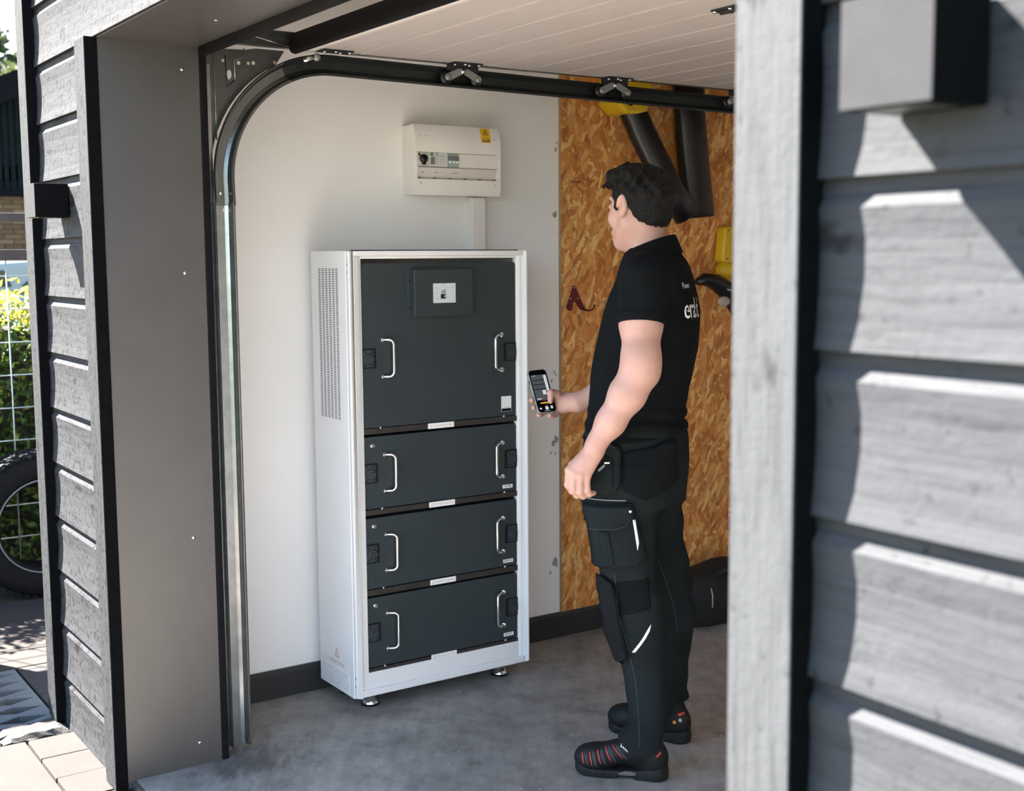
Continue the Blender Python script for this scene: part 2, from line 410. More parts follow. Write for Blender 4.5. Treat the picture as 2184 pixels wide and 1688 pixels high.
# cladding boards: a slightly cupped face, a bevelled top edge and a recess behind the board above
PITCH = 0.178
def board_mesh(x0, x1, hmax=PITCH):
    # (y, z) profile, bottom edge proudest
    face = [(0.0265, 0.0), (0.0300, 0.03), (0.0325, 0.075), (0.0325, 0.115), (0.0300, 0.1475)]
    prof = face + [(0.0375, 0.1605), (0.0395, 0.1625), (0.0395, PITCH+0.012), (0.057, PITCH+0.012), (0.057, 0.0)]
    return MB().prism(prof, 0, x0, x1)
TRW = 0.0945
def boards(x0, x1, zlist, mat='clad', first=None):
    for z in zlist:
        if first is None:
            first = board_mesh(x0, x1).build('cladding_board', mat, None, 0.0012, origin=((x0+x1)/2, 0.03, 0))
            first.parent = wall_front; first.location = Vector(((x0+x1)/2, 0.03, z))-WORG[wall_front.name]; WORG[first.name] = Vector(((x0+x1)/2, 0.03, z))
            for p in first.data.polygons: p.use_smooth = False
            first.modifiers.remove(first.modifiers['wn'])
        else:
            inst(first, 'cladding_board', ((x0+x1)/2, 0.03, z), wall_front)
boards(-0.655, -TRW, [0.145+PITCH*k-0.004 for k in range(-1, 11)], 'claddim')
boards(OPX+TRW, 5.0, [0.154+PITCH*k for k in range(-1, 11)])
boards(-0.655, 5.0, [2.099+PITCH*k for k in range(0, 3)], 'claddim')

# vertical trim boards
tn = 0
def trim(mb, mat, label, bevel=0.0015):
    global tn; tn += 1
    return struct(mb.build('trim_%d' % tn, mat, None, bevel), label)
jamb_trim = trim(MB().box(-TRW, 0.0, 0.0, 0.0355, -0.02, 2.098), 'trimdim', 'dark-stained trim board at the left jamb of the opening')
corner_trim = trim(MB().box(-0.750, -0.655, 0.0, 0.0575, -0.018, 2.64), 'trimdim', 'dark-stained corner board at the far left edge of the facade')
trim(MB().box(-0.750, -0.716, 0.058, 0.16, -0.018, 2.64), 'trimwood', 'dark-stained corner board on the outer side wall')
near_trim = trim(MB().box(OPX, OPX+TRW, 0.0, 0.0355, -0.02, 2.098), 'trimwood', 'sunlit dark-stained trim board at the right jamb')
M['shadeedge'] = plain('shaded_board_edge', (0.0045, 0.0045, 0.005, 1), 0.9, 0, 0.2, 40, 0.1, 0.05)  # near-black plates that paint in the shade on the +X board sides
MB().box(0.0001, 0.0016, 0.002, 0.0355, -0.02, 2.0965).build('edge_shade', 'shadeedge', jamb_trim)
MB().box(-0.6549, -0.6535, 0.002, 0.0345, -0.018, 2.60).build('edge_shade', 'shadeedge', corner_trim)
MB().box(OPX+TRW+0.0001, OPX+TRW+0.0015, 0.002, 0.0345, -0.02, 2.097).build('edge_shade', 'shadeedge', near_trim)
# sheet-metal reveal lining
rev = trim(MB().box(-0.0045, -0.0008, 0.036, 0.319, -0.022, 2.0965), 'reveal', 'grey sheet-metal lining of the left reveal', 0.0)
for y, z in ((0.27, 2.03), (0.258, 1.46), (0.255, 0.69), (0.252, 0.068)):
    MB().sphere((0.0, y, z), 0.0055, 10, 6, (0.45, 1, 1)).build('screw', 'bolt', rev, smooth=True)
sof = trim(MB().box(-0.003, OPX+0.003, 0.036, 0.319, 2.0965, 2.0995), 'reveal', 'grey sheet-metal lining under the lintel', 0.0)
for x in (0.40, 1.1, 1.8):
    MB().sphere((x, 0.22, 2.0965), 0.0055, 10, 6, (1, 1, 0.45)).build('screw', 'bolt', sof, smooth=True)
trim(MB().box(OPX+0.0008, OPX+0.0045, 0.036, 0.319, -0.022, 2.0965), 'reveal', 'grey sheet-metal lining of the right reveal', 0.0)
# black door frame gasket around the inner edge of the opening
trim(MB().box(-0.012, 0.003, 0.3195, 0.341, 0.0, 2.0895), 'black', 'black rubber gasket down the left jamb', 0.003)
trim(MB().box(-0.012, OPX+0.012, 0.3195, 0.341, 2.072, 2.0985), 'black', 'black rubber gasket across the lintel', 0.003)
trim(MB().box(OPX-0.003, OPX+0.012, 0.3195, 0.341, 0.0, 2.0715), 'black', 'black rubber gasket down the right jamb', 0.003)

# baseboard and strand board on the left wall
bb = MB().prism([(WX, 0.0), (WX+0.016, 0.0), (WX+0.016, 0.085), (WX+0.009, 0.0975), (WX, 0.0975)], 1, YI+0.01, 4.69)
M['baseb'] = plain('dark_grey_baseboard', (0.020, 0.020, 0.021, 1), 0.45, 0, 0.1, 20)
struct(bb.build('baseboard_left', 'baseb', None, 0.0), 'dark grey baseboard along the side wall')
ox = WX+0.012
MB().box(WX-0.002, ox, 1.885, 4.69, 0.0985, 2.40).build('strand_board', 'osb', wall_left, 0.001)
M['osbedge'] = plain('pale_board_edge', (0.36, 0.25, 0.15, 1), 0.8, 0, 0.2, 60)
MB().box(WX-0.002, ox-0.001, 1.8805, 1.8845, 0.0985, 2.40).build('board_edge', 'osbedge', wall_left)
# worn paint chips beside the strand board
M['chip'] = plain('grey_paint_chip', (0.30, 0.30, 0.30, 1), 0.8, 0, 0.2, 60)
rc = random.Random(3)
for y, z, r in ((1.868, 1.905, .007), (1.872, 1.93, .004), (1.863, 1.66, .011), (1.858, 0.30, .013), (1.835, 0.262, .005), (1.868, 0.285, .005), (1.858, 1.055, .004), (1.845, 1.02, .005), (1.863, 1.045, .004), (1.852, .775, .010), (1.866, .79, .012), (1.862, .735, .004), (1.84, .74, .004)):
    poly = [(r*(0.6+0.6*rc.random())*math.cos(a*0.785), r*1.5*(0.6+0.6*rc.random())*math.sin(a*0.785)) for a in range(8)]
    flat(poly, (WX, y, z), EY, EZ, 'paint_chip', 'chip', wall_left, 0.0006)
# ================================================================== garage door and its tracks
def sweep(prof, path, name, mat, parent, smooth=True):
    """prof: closed list of (x, d); path: list of ((y,z), (ny,nz)) where n points to the arc-centre side"""
    mb = MB(); n = len(prof); vs, fs = [], []
    for (y, z), (ny, nz) in path:
        for x, d in prof: vs.append((x, y+ny*d, z+nz*d))
    for i in range(len(path)-1):
        for k in range(n): fs.append((i*n+k, i*n+(k+1) % n, (i+1)*n+(k+1) % n, (i+1)*n+k))
    fs.append(tuple(range(n))); fs.append(tuple(range((len(path)-1)*n, len(path)*n))[::-1])
    mb.add(vs, fs); return mb.build(name, mat, parent, smooth=False)
def channel(t=0.0022):
    """C-section: d=0 outer side ... d=0.052 inner side, open towards +x"""
    outer = [(-0.034, -0.002), (-0.040, -0.006), (-0.058, 0.0), (-0.066, 0.008), (-0.066, 0.036), (-0.060, 0.046), (-0.046, 0.051), (-0.036, 0.057), (-0.034, 0.052)]
    inner = [(x+(t if x < -0.045 else 0), d+(t if d < 0.02 else -t)) for x, d in outer]
    return outer+inner[::-1]
def make_track(dx, label):
    tr = thing('door_track', (-0.05+dx, 0.40, 0.0), label, 'track')
    mirror = dx > 0
    def put(o):
        if mirror:      # the right-hand track mirrors the left one
            for v in o.data.vertices: v.co.x = -v.co.x
            o.data.flip_normals()
            w = WORG[o.name]; w2 = Vector((OPX-w.x, w.y, w.z)); WORG[o.name] = w2
            o.location = w2-WORG[o.parent.name]
        return o
    C = (0.749, 1.731); RI = 0.325
    def arc(a): return ((C[0]-math.cos(a)*(RI+0.052), C[1]+math.sin(a)*(RI+0.052)), (math.cos(a), -math.sin(a)))
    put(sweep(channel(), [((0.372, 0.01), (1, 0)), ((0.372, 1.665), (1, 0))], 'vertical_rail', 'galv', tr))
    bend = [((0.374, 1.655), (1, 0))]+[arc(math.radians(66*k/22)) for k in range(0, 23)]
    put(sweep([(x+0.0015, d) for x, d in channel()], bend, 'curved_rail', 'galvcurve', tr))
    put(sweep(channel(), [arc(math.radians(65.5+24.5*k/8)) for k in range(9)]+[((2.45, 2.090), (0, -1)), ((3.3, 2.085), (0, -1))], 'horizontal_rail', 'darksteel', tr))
    # long mounting angle beside the vertical rail
    mb = MB(); mb.box(-0.058, -0.055, 0.342, 0.372, 0.005, 2.06); mb.box(-0.058, -0.016, 0.3415, 0.3445, 0.005, 2.06)
    ang = put(mb.build('mounting_angle', 'galv', tr))
    for z in (0.35, 0.62, 0.93, 1.22, 1.49, 1.60):
        o = MB().prism([(p*0.0035+0.357, q+z) for p, q in rrect(2.0, 0.030, 0.3)], 0, -0.0549, -0.0546).build('slot', 'label' if False else 'blackhole', ang)
        put(o) if mirror else None
    # gusset plate behind the bend
    pl = [(0.345, 1.66), (0.373, 1.66), (0.373, 1.73)]
    pl += [(C[0]-math.cos(math.radians(a))*(RI+0.056), C[1]+math.sin(math.radians(a))*(RI+0.056)) for a in range(4, 70, 6)]
    pl += [(0.612, 2.118), (0.52, 2.118), (0.49, 2.112), (0.405, 2.108), (0.345, 2.085)]
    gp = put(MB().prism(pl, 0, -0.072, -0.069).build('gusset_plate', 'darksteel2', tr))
    for (y, z, r) in ((0.418, 2.075, .0045), (0.466, 2.072, .0055), (0.496, 2.073, .0045), (0.512, 2.075, .0055), (0.58, 2.082, .005)):
        put(MB().cyl((-0.0689, y, z), (-0.0685, y, z), r, r, 12).build('plate_hole', 'paleback', gp))
    put(MB().prism([(0.436+0.007*math.cos(a*0.628), 2.037+0.013*math.sin(a*0.628)-(0.004 if a == 7 else 0)) for a in range(10)], 0, -0.0689, -0.0685).build('plate_hole', 'paleback', gp))
    put(MB().tube([(-0.068, 0.389, 2.098), (-0.068, 0.391, 1.845)], 0.0022, 8).build('plate_bead', 'galv', gp, smooth=True))
    put(MB().tube([(-0.068, 0.484, 2.115), (-0.068, 0.48, 2.09), (-0.068, 0.452, 2.075), (-0.068, 0.453, 2.015)], 0.0022, 8).build('plate_bead', 'galv', gp, smooth=True))
    put(MB().tube([(-0.068, 0.425, 2.09), (-0.068, 0.427, 2.0), (-0.068, 0.452, 2.02)], 0.0018, 8).build('plate_bead', 'darksteel', gp, smooth=True))
    put(MB().lathe([(0.010, 0), (0.010, 0.004), (0.006, 0.006)], (-0.069, 0.366, 1.853), (1, 0, 0), 12).build('bolt', 'bolt', gp, smooth=True))
    put(MB().lathe([(0.007, 0), (0.007, 0.004), (0.004, 0.006)], (-0.063, 0.395, 1.692), (1, 0, 0), 12).build('bolt', 'bolt', tr, smooth=True))
    for (y, z, r) in ((0.404, 1.692, .006), (0.404, 1.642, .005)):
        put(MB().cyl((-0.0636, y, z), (-0.0632, y, z), r, r, 12).build('rail_hole', 'paleback', tr))
    # upper guide rail for the top section, with lift cable
    ub = MB(); ub.box(-0.060, -0.056, 0.40, 3.3, 2.124, 2.168); ub.box(-0.060, -0.030, 0.40, 3.3, 2.166, 2.169); ub.box(-0.060, -0.038, 0.40, 3.3, 2.122, 2.125)
    put(ub.build('upper_rail', 'darksteel2', tr))
    put(MB().tube([(-0.040, 0.485, 2.152), (-0.030, 0.628, 2.121)], 0.0016, 8).build('lift_cable', 'galv', tr, smooth=True))
    put(MB().cyl((-0.031, 0.612, 2.1235), (-0.030, 0.640, 2.118), 0.004, 0.004, 10).build('cable_crimp', 'bolt', tr, smooth=True))
    return tr
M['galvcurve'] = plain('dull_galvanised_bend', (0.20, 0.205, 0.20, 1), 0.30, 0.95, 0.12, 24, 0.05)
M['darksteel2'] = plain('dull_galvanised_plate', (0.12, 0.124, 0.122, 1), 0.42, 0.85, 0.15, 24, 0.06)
M['paleback'] = plain('wall_seen_through_hole', (0.55, 0.50, 0.46, 1), 0.8, 0, 0.02, 10)
make_track(0, 'galvanised door track with curved bend beside the white wall')
make_track(2.5, 'galvanised door track at the right side of the opening')

door = thing('garage_door', (1.24, 0.62, 2.10), 'raised pale wood-grain sectional garage door hanging under the ceiling', 'garage door')
DX0, DX1 = -0.028, OPX+0.028
def section(y0, y1, first):
    zb = 2.122; L = y1-y0
    pts = [(y0, zb)]
    if not first: pts += [(y0+0.0005, zb+0.001), (y0+0.006, zb+0.001), (y0+0.007, zb+0.004), (y0+0.009, zb+0.004), (y0+0.010, zb+0.0)]
    for k in (1, 2, 3):
        g = y0+L*k/4
        pts += [(g-0.0045, zb), (g-0.0008, zb+0.005), (g+0.0008, zb+0.005), (g+0.0035, zb)]
    pts += [(y1-0.012, zb), (y1-0.011, zb+0.004), (y1-0.009, zb+0.004), (y1-0.008, zb+0.001), (y1-0.0005, zb+0.001), (y1, zb+0.004), (y1, zb+0.042), (y0, zb+0.042)]
    return MB().prism(pts, 0, DX0, DX1).build('door_section', 'doorpanel', door)
section(0.690, 1.302, True); section(1.303, 1.940, False); section(1.941, 2.578, False); section(2.579, 3.21, False)
M['alu'] = plain('white_aluminium_profile', (0.66, 0.63, 0.60, 1), 0.4, 0.1, 0.03, 20)
MB().prism([(0.646, 2.116), (0.664, 2.116), (0.665, 2.119), (0.671, 2.119), (0.672, 2.116), (0.6895, 2.118), (0.6895, 2.164), (0.646, 2.164)], 0, DX0+0.004, DX1-0.004).build('bottom_profile', 'alu', door, 0.001)
MB().prism([(0.608, 2.118), (0.614, 2.108), (0.628, 2.104), (0.640, 2.110), (0.6455, 2.114), (0.6455, 2.166), (0.632, 2.170), (0.626, 2.160), (0.620, 2.158), (0.614, 2.150), (0.609, 2.135)], 0, DX0, DX1).build('bottom_seal', 'black', door, 0.002)
def screws(parent, pts, nz=-1):
    for x, y, z in pts:
        MB().lathe([(0.0065, 0), (0.0065, 0.0015), (0.0045, 0.0045), (0.001, 0.005)], (x, y, z), (0, 0, nz), 10).build('screw', 'bolt', parent, smooth=True)
def roller_bracket(y, x=0.0):
    b = MB(); b.box(-0.026+x, 0.012+x, y-0.055, y+0.055, 2.117, 2.1205)
    b.box(-0.028+x, -0.0255+x, y-0.06, y+0.06, 2.098, 2.1205)
    br = b.build('roller_bracket', 'darksteel', door)
    for sgn in (-1, 1):
        arm = [(y, 2.106), (y+sgn*0.004, 2.088), (y+sgn*0.05, 2.066), (y+sgn*0.064, 2.066), (y+sgn*0.070, 2.076), (y+sgn*0.066, 2.086), (y+sgn*0.02, 2.106)]
        MB().prism(arm, 0, -0.0245+x, -0.0215+x).build('roller_arm', 'galvdim', br, 0.001)
        yc, zc = y+sgn*0.058, 2.076
        MB().lathe([(0.0105, 0), (0.0105, 0.003), (0.007, 0.0045)], (-0.0215+x, yc, zc), (1, 0, 0), 14).build('axle_nut', 'galvdim', br, smooth=True)
        MB().lathe([(0.020, 0), (0.022, 0.004), (0.022, 0.012), (0.020, 0.016)], (-0.046+x, yc, zc), (1, 0, 0), 20).build('roller', 'blackgloss', br, smooth=True)
    screws(br, [(-0.016+x, y-0.035, 2.117), (0.004+x, y-0.008, 2.117), (-0.014+x, y+0.018, 2.117), (0.004+x, y+0.044, 2.117)])
    MB().cyl((-0.0255+x, y, 2.098), (-0.018+x, y, 2.098), 0.009, 0.009, 14).build('pivot_bolt', 'bolt', br, smooth=True)
M['galvdim'] = plain('worn_galvanised_bracket', (0.33, 0.34, 0.33, 1), 0.4, 0.75, 0.15, 30, 0.05)
for y in (1.215, 1.845, 2.455): roller_bracket(y)
# bottom corner bracket with roller
cb = MB().box(-0.028, 0.02, 0.70, 0.80, 2.117, 2.1215).build('corner_bracket', 'darksteel', door)
screws(cb, [(-0.006, 0.715, 2.117), (0.010, 0.745, 2.117), (-0.008, 0.768, 2.117), (0.010, 0.79, 2.117)])
MB().tube([(-0.030, 0.655, 2.088), (-0.030, 0.690, 2.100)], [0.0075, 0.009], 12).build('roller_stem', 'bolt', cb, smooth=True)
MB().lathe([(0.012, 0), (0.012, 0.01), (0.008, 0.014)], (-0.034, 0.698, 2.101), (1, 0, 0), 16).build('stem_head', 'galvdim', cb, smooth=True)
for x in (1.11,):
    for y in (1.302, 1.940):
        h = MB().box(x-0.045, x+0.045, y-0.022, y+0.022, 2.1165, 2.1215)
        h.cyl((x-0.03, y, 2.1155), (x+0.045, y, 2.1155), 0.007, 0.007, 10)
        hg = h.build('section_hinge', 'darksteel', door)
        screws(hg, [(x-0.036, y-0.016, 2.1165), (x+0.02, y-0.016, 2.1165), (x-0.01, y+0.017, 2.1165), (x+0.036, y+0.017, 2.1165)])

# ================================================================== battery cabinet
CX, CB = -0.098, -0.363                       # front and back
Y0, Y1, Z0, Z1 = 0.819, 1.517, 0.051, 1.522
cab = thing('battery_cabinet', ((CX+CB)/2, (Y0+Y1)/2, 0.0), 'tall white steel battery cabinet standing against the white wall', 'cabinet')
hb = MB()
hb.box(CB, CB+0.004, Y0+0.001, Y1, Z0, Z1)                       # back
hb.box(CB, CX-0.012, Y0+0.0015, Y1, Z1-0.012, Z1-0.0005)         # top
hb.box(CB, CX-0.012, Y0+0.0015, Y1, Z0, Z0+0.012)                # bottom
hb.box(CB, CX-0.012, Y1-0.0025, Y1, Z0+0.012, Z1-0.012)          # far side
hb.build('housing', 'cabwhite', cab)
fr = MB()
def ring(mb, xa, xb, ya, yb, za, zb, ya2, yb2, za2, zb2):
    mb.box(xa, xb, ya, ya2, za, zb); mb.box(xa, xb, yb2, yb, za, zb); mb.box(xa, xb, ya2, yb2, zb2, zb); mb.box(xa, xb, ya2, yb2, za, za2)
ring(fr, -0.125, CX, Y0+0.006, Y1, Z0, Z1, 0.843, 1.496, 0.074, 1.505)
frame = fr.build('front_rim', 'cabwhite', cab, 0.003)
fi = MB(); ring(fi, -0.128, -0.106, 0.8432, 1.4958, 0.0742, 1.5048, 0.8712, 1.4738, 0.130, 1.4965)
fi.build('inner_frame', 'cabwhite', cab, 0.001)
# left side panel: a folded sheet with rows of vent slots
SX0, SX1 = CB, CX-0.012
sh = MB()
RZ = [0.976+0.0058*i for i in range(85)]
cols = [(-0.3085+0.0254*i, -0.3085+0.0254*i+0.0165) for i in range(6)]
def q(x0, x1, z0, z1): sh.add([(x0, Y0, z0), (x1, Y0, z0), (x1, Y0, z1), (x0, Y0, z1)], [(0, 1, 2, 3)])
q(SX0, SX1, Z0, RZ[0]); q(SX0, SX1, RZ[-1]+0.0024, Z1)
for i, z in enumerate(RZ):
    xs = SX0
    for a, b in cols: q(xs, a, z, z+0.0024); xs = b
    q(xs, SX1, z, z+0.0024)
    if i+1 < len(RZ): q(SX0, SX1, z+0.0024, RZ[i+1])
side = sh.build('vented_side_panel', 'cabwhite', cab)
MB().box(SX0+0.003, SX1-0.002, Y0+0.006, Y0+0.009, 0.9, 1.5).build('vent_backing', 'blackhole', cab)
MB().box(SX1-0.008, SX1+0.002, Y0-0.0012, Y0+0.004, Z0, Z1).build('side_fold', 'cabwhite', cab, 0.0008)
for z in (0.092, 0.118, 1.478, 1.455):
    MB().box(-0.113, -0.108, Y0+0.0046, Y0+0.0056, z-0.0035, z+0.0035).build('rim_slot', 'blackhole', cab)
sx, sz = -EX, EZ                                 # the side panel faces -y: right is +x
cpl = MB().box(-0.315, -0.144, Y0-0.0012, Y0+0.0005, 0.056, 0.125).build('cable_plate', 'cabwhite', cab, 0.0004)
for x in (-0.287, -0.230, -0.171):
    MB().lathe([(0.0215, 0), (0.0215, 0.0008), (0.0207, 0.0012)], (x, Y0-0.0012, 0.0925), (0, -1, 0), 28).build('knockout', 'cabwhite', cpl)
    MB().lathe([(0.0226, 0), (0.0226, 0.0002)], (x, Y0-0.0012, 0.0925), (0, -1, 0), 28).build('knockout_groove', 'midgrey', cpl)
pc = (-0.233, Y0, 0.176)
def triangle(c, s, ex, ey, mat, parent, name='warning_triangle'):
    o = [(0, 1.0), (-0.95, -0.72), (0.95, -0.72)]; i_ = [(0, 0.72), (-0.72, -0.58), (0.72, -0.58)]
    ex, ey = Vector(ex), Vector(ey); nz = ex.cross(ey); org = Vector(c)
    vs = [ex*p*s+ey*q*s+nz*0.0006 for p, q in o+i_]
    me = bpy.data.meshes.new(name); me.from_pydata([tuple(v) for v in vs], [], [(0, 1, 4, 3), (1, 2, 5, 4), (2, 0, 3, 5)])
    t = link(name, me, mat, parent, org)
    bolt = [(0.05, 0.45), (-0.22, -0.10), (-0.03, -0.10), (-0.08, -0.48), (0.22, 0.06), (0.03, 0.06)]
    flat([(p*s, q*s) for p, q in bolt], c, ex, ey, 'lightning_bolt', mat, t, 0.0006)
    return t
triangle(pc, 0.0185, EX, EZ, 'inkorange', cab)
text_part('DANGER! ELECTRIC', 0.118, 0.011, (-0.233, Y0, 0.1435), EX, EZ, 'danger_print', 'inkpale', cab, 0.0006)
# feet
for x in (-0.165, -0.31):
    for y in (0.906, 1.430):
        ft = MB().lathe([(0.029, 0.0), (0.030, 0.006), (0.0295, 0.010), (0.024, 0.018), (0.017, 0.030), (0.0125, 0.036), (0.0125, 0.040)], (x, y, 0.0), (0, 0, 1), 28).build('levelling_foot', 'chrome', cab, smooth=True)
        MB().lathe([(0.011, 0.040), (0.0135, 0.041), (0.0135, 0.047), (0.011, 0.048), (0.0085, 0.0505)], (x, y, 0.0), (0, 0, 1), 6).build('lock_nut', 'chrome', ft)
        MB().lathe([(0.0295, 0.0), (0.0315, 0.001), (0.0315, 0.006), (0.030, 0.0065)], (x, y, 0.0), (0, 0, 1), 28).build('rubber_pad', 'black', ft, smooth=True)
# shelf strips with danger labels
for z0, z1 in ((0.9265, 0.9455), (0.6585, 0.6765), (0.3885, 0.4085), (0.1305, 0.1415)):
    st = MB().box(-0.30, -0.1075, 0.872, 1.4735, z0, z1).build('shelf_strip', 'strip', cab, 0.0008)
    zc = (z0+z1)/2 if z1-z0 > 0.013 else z0+0.0055
    lb = flat(rrect(0.102, 0.0185, 0.0005, 1), (-0.1075, 1.164, zc), EY, EZ, 'danger_label', 'label', st, 0.0005, 0.0004)
    triangle((-0.1071, 1.1255, zc-0.0006), 0.0062, EY, EZ, 'inkpale', st)
    text_part('DANGER! ELECTRIC', 0.074, 0.0062, (-0.1071, 1.173, zc), EY, EZ, 'danger_print', 'inkpale', st, 0.0004)
    for y in (0.935, 1.42):
        MB().lathe([(0.0045, 0), (0.0045, 0.002), (0.002, 0.003)], (-0.1085, y, z1+0.001), (1, 0, 0), 10).build('strip_screw', 'bolt', st, smooth=True)

def latch(parent, yc, zc, side):
    """side +1: latch at the left edge, tongue pointing to -y"""
    fx = -0.1100
    rc_ = flat(rrect(0.052, 0.066, 0.004), (fx, yc, zc), EY, EZ, 'latch', 'blackhole', parent, 0.0005, 0.0004)
    MB().prism([(yc-0.003*side+p, zc+q) for p, q in rrect(0.0375, 0.056, 0.005)], 0, fx+0.0006, fx+0.0050).build('latch_plate', 'latch', rc_, 0.001)
    MB().lathe([(0.0168, 0.0), (0.0168, 0.0010), (0.0155, 0.0010), (0.0152, 0.0022), (0.014, 0.003)], (fx+0.005, yc-0.001*side, zc-0.002), (1, 0, 0), 24).build('latch_knob', 'latch', rc_)
    MB().lathe([(0.0182, 0.0), (0.0182, 0.0004)], (fx+0.005, yc-0.001*side, zc-0.002), (1, 0, 0), 24).build('latch_knob_gap', 'blackhole', rc_)
    MB().prism([(yc+0.003*side+p, zc-0.002+q) for p, q in rrect(0.0225, 0.0115, 0.002, 2)], 0, fx+0.007, fx+0.0125).build('latch_thumb_bar', 'latch', rc_, 0.001)
    for dy in (-0.0135, 0.0125):
        for dz in (-0.021, 0.021):
            MB().cyl((fx+0.005, yc-0.003*side+dy, zc+dz), (fx+0.0053, yc-0.003*side+dy, zc+dz), 0.0029, 0.0029, 10).build('latch_screw_hole', 'blackhole', rc_)
    MB().box(fx-0.004, fx+0.002, yc-side*0.030-0.006, yc-side*0.030+0.006, zc-0.014, zc+0.010).build('latch_tongue', 'latch', rc_, 0.0005)
def handle(parent, yc, zc, side, L=0.121):
    """bent steel pull; the grip leans towards the middle of the front"""
    fx = -0.110; out, dy = 0.016, 0.034*side; r = 0.0050
    pts = []
    z0, z1 = zc-L/2, zc+L/2
    P0 = Vector((fx, yc, z1)); D = Vector((out, dy, 0)); 
    pts = [P0, P0+D*0.55]
    for k in range(1, 6):
        a = math.radians(18*k); pts.append(P0+D*(0.55+0.45*math.sin(a))+Vector((0, 0, -0.016*(1-math.cos(a)))))
    low = [Vector((p.x, p.y, 2*zc-p.z)) for p in reversed(pts)]
    h = MB().tube(pts+low, r, 12).build('handle', 'chrome', parent, smooth=True)
    for z in (z0, z1):
        MB().lathe([(0.0095, 0), (0.0095, 0.0018), (0.0065, 0.0045)], (fx, yc, z), (out, dy*0.4, 0), 16).build('handle_washer', 'chrome', h, smooth=True)
def barcode(parent, y, z, w=0.042, h=0.0125):
    lb = flat(rrect(w, h, 0.001, 2), (-0.110, y, z), EY, EZ, 'barcode_label', 'label', parent, 0.0007, 0.0005)
    r = random.Random(int(z*1000)); x = -w*0.38; mb = MB(); bars = []
    while x < w*0.38:
        bw = r.choice((0.0007, 0.0011, 0.0018)); bars.append((x, min(x+bw, w*0.40))); x += bw+r.choice((0.0008, 0.0013, 0.0026))
    for a, b in bars: mb.add([(-0.1091, y+a, z-h*0.16), (-0.1091, y+b, z-h*0.16), (-0.1091, y+b, z+h*0.32), (-0.1091, y+a, z+h*0.32)], [(0, 1, 2, 3)])
    mb.build('barcode_bars', 'ink', lb)
def faceplate(m, z0, z1):
    ya, yb = 0.8745, 1.4725
    poly = [(ya+0.003, z0), (yb-0.004, z0), (yb, z0+0.004), (yb, z1-0.008), (yb-0.006, z1), (ya+0.003, z1), (ya, z1-0.003), (ya, z0+0.003)]
    f = MB().prism(poly, 0, -0.150, -0.1105).build('faceplate', 'cabgrey', m, 0.0018)
    MB().box(-0.33, -0.151, ya+0.01, yb-0.01, z0+0.004, z1-0.004).build('module_body', 'blackhole', m)
    return f
top = thing('power_module', (-0.2, 1.17, 0.946), 'large dark grey power module with display at the top of the cabinet', 'power module')
faceplate(top, 0.9470, 1.4815)
handle(top, 0.947, 1.1735, 1); handle(top, 1.4125, 1.171, -1)
latch(top, 0.8975, 1.175, 1); latch(top, 1.4475, 1.1715, -1)
db = MB().prism([(1.0575, 1.3055), (1.2845, 1.3055), (1.2845, 1.4600), (1.0575, 1.4600)], 0, -0.1105, -0.0870).build('display_box', 'cabgrey', top, 0.0025)
MB().box(-0.1105, -0.1075, 1.0440, 1.0575, 1.3060, 1.4595).build('display_flange', 'cabgrey', db, 0.0008)
for z in (1.334, 1.426):
    MB().cyl((-0.1075, 1.0500, z), (-0.1066, 1.0500, z), 0.0034, 0.0034, 12).build('flange_screw', 'blackhole', db)
def m_screen():
    t = NT('lit_display'); t.base((0.50, 0.53, 0.54, 1)); t.b.inputs['Emission Color'].default_value = (0.82, 0.88, 0.9, 1)
    t.b.inputs['Emission Strength'].default_value = 0.035
    return t.set(0.25)
M['screen'] = m_screen()
sc = flat([(-0.0435, -0.0325), (0.0435, -0.0325), (0.0435, 0.0325), (-0.0435, 0.0325)], (-0.0870, 1.1715, 1.3815), EY, EZ, 'display_screen', 'screen', db, 0.0006, 0.0005)
S0 = Vector((-0.0864, 1.1715, 1.3815))
text_part('68', 0.0165, 0.0125, S0+EY*-0.0035+EZ*0.0055, EY, EZ, 'display_digits', 'ink', db, 0.0003)
flat(rrect(0.0195, 0.0155, 0.0015, 2), S0+EY*-0.0048+EZ*-0.0108, EY, EZ, 'battery_icon_fill', 'ink', db, 0.0003)
flat([(p*0.006, q*0.006) for p, q in ((0.1, 0.95), (-0.5, -0.15), (-0.05, -0.1), (-0.2, -0.95), (0.55, 0.2), (0.08, 0.15))], S0+EY*0.0010+EZ*-0.0108, EY, EZ, 'bolt_icon', 'label', db, 0.0005)
fo = MB()
for a, b, c_, d in ((-0.0145, 0.0145, 0.0076, 0.0080), (-0.0145, 0.0145, -0.0080, -0.0076), (0.0141, 0.0145, -0.0080, 0.0080)):
    fo.add([S0+EY*(a+0.0)+EZ*(c_-0.0108)+EX*0.0003, S0+EY*b+EZ*(c_-0.0108)+EX*0.0003, S0+EY*b+EZ*(d-0.0108)+EX*0.0003, S0+EY*a+EZ*(d-0.0108)+EX*0.0003], [(0, 1, 2, 3)])
fo.build('battery_icon_outline', 'inkgrey', db)
mk = MB(); rr = random.Random(5)
for y, z in ((-0.0375, 0.0155), (-0.0375, -0.001), (-0.0375, -0.018), (0.027, 0.0165), (0.027, 0.0), (0.0235, -0.0165), (-0.006, 0.0285)):
    for k in range(4):
        w = rr.uniform(0.0010, 0.0024); hh = rr.uniform(0.001, 0.0035)
        a = S0+EY*(y+k*0.0036)+EZ*(z+rr.uniform(-0.001, 0.001))+EX*0.0003
        mk.add([a, a+EY*w, a+EY*w+EZ*hh, a+EZ*hh], [(0, 1, 2, 3)])
mk.build('display_small_marks', 'inkgrey', db)
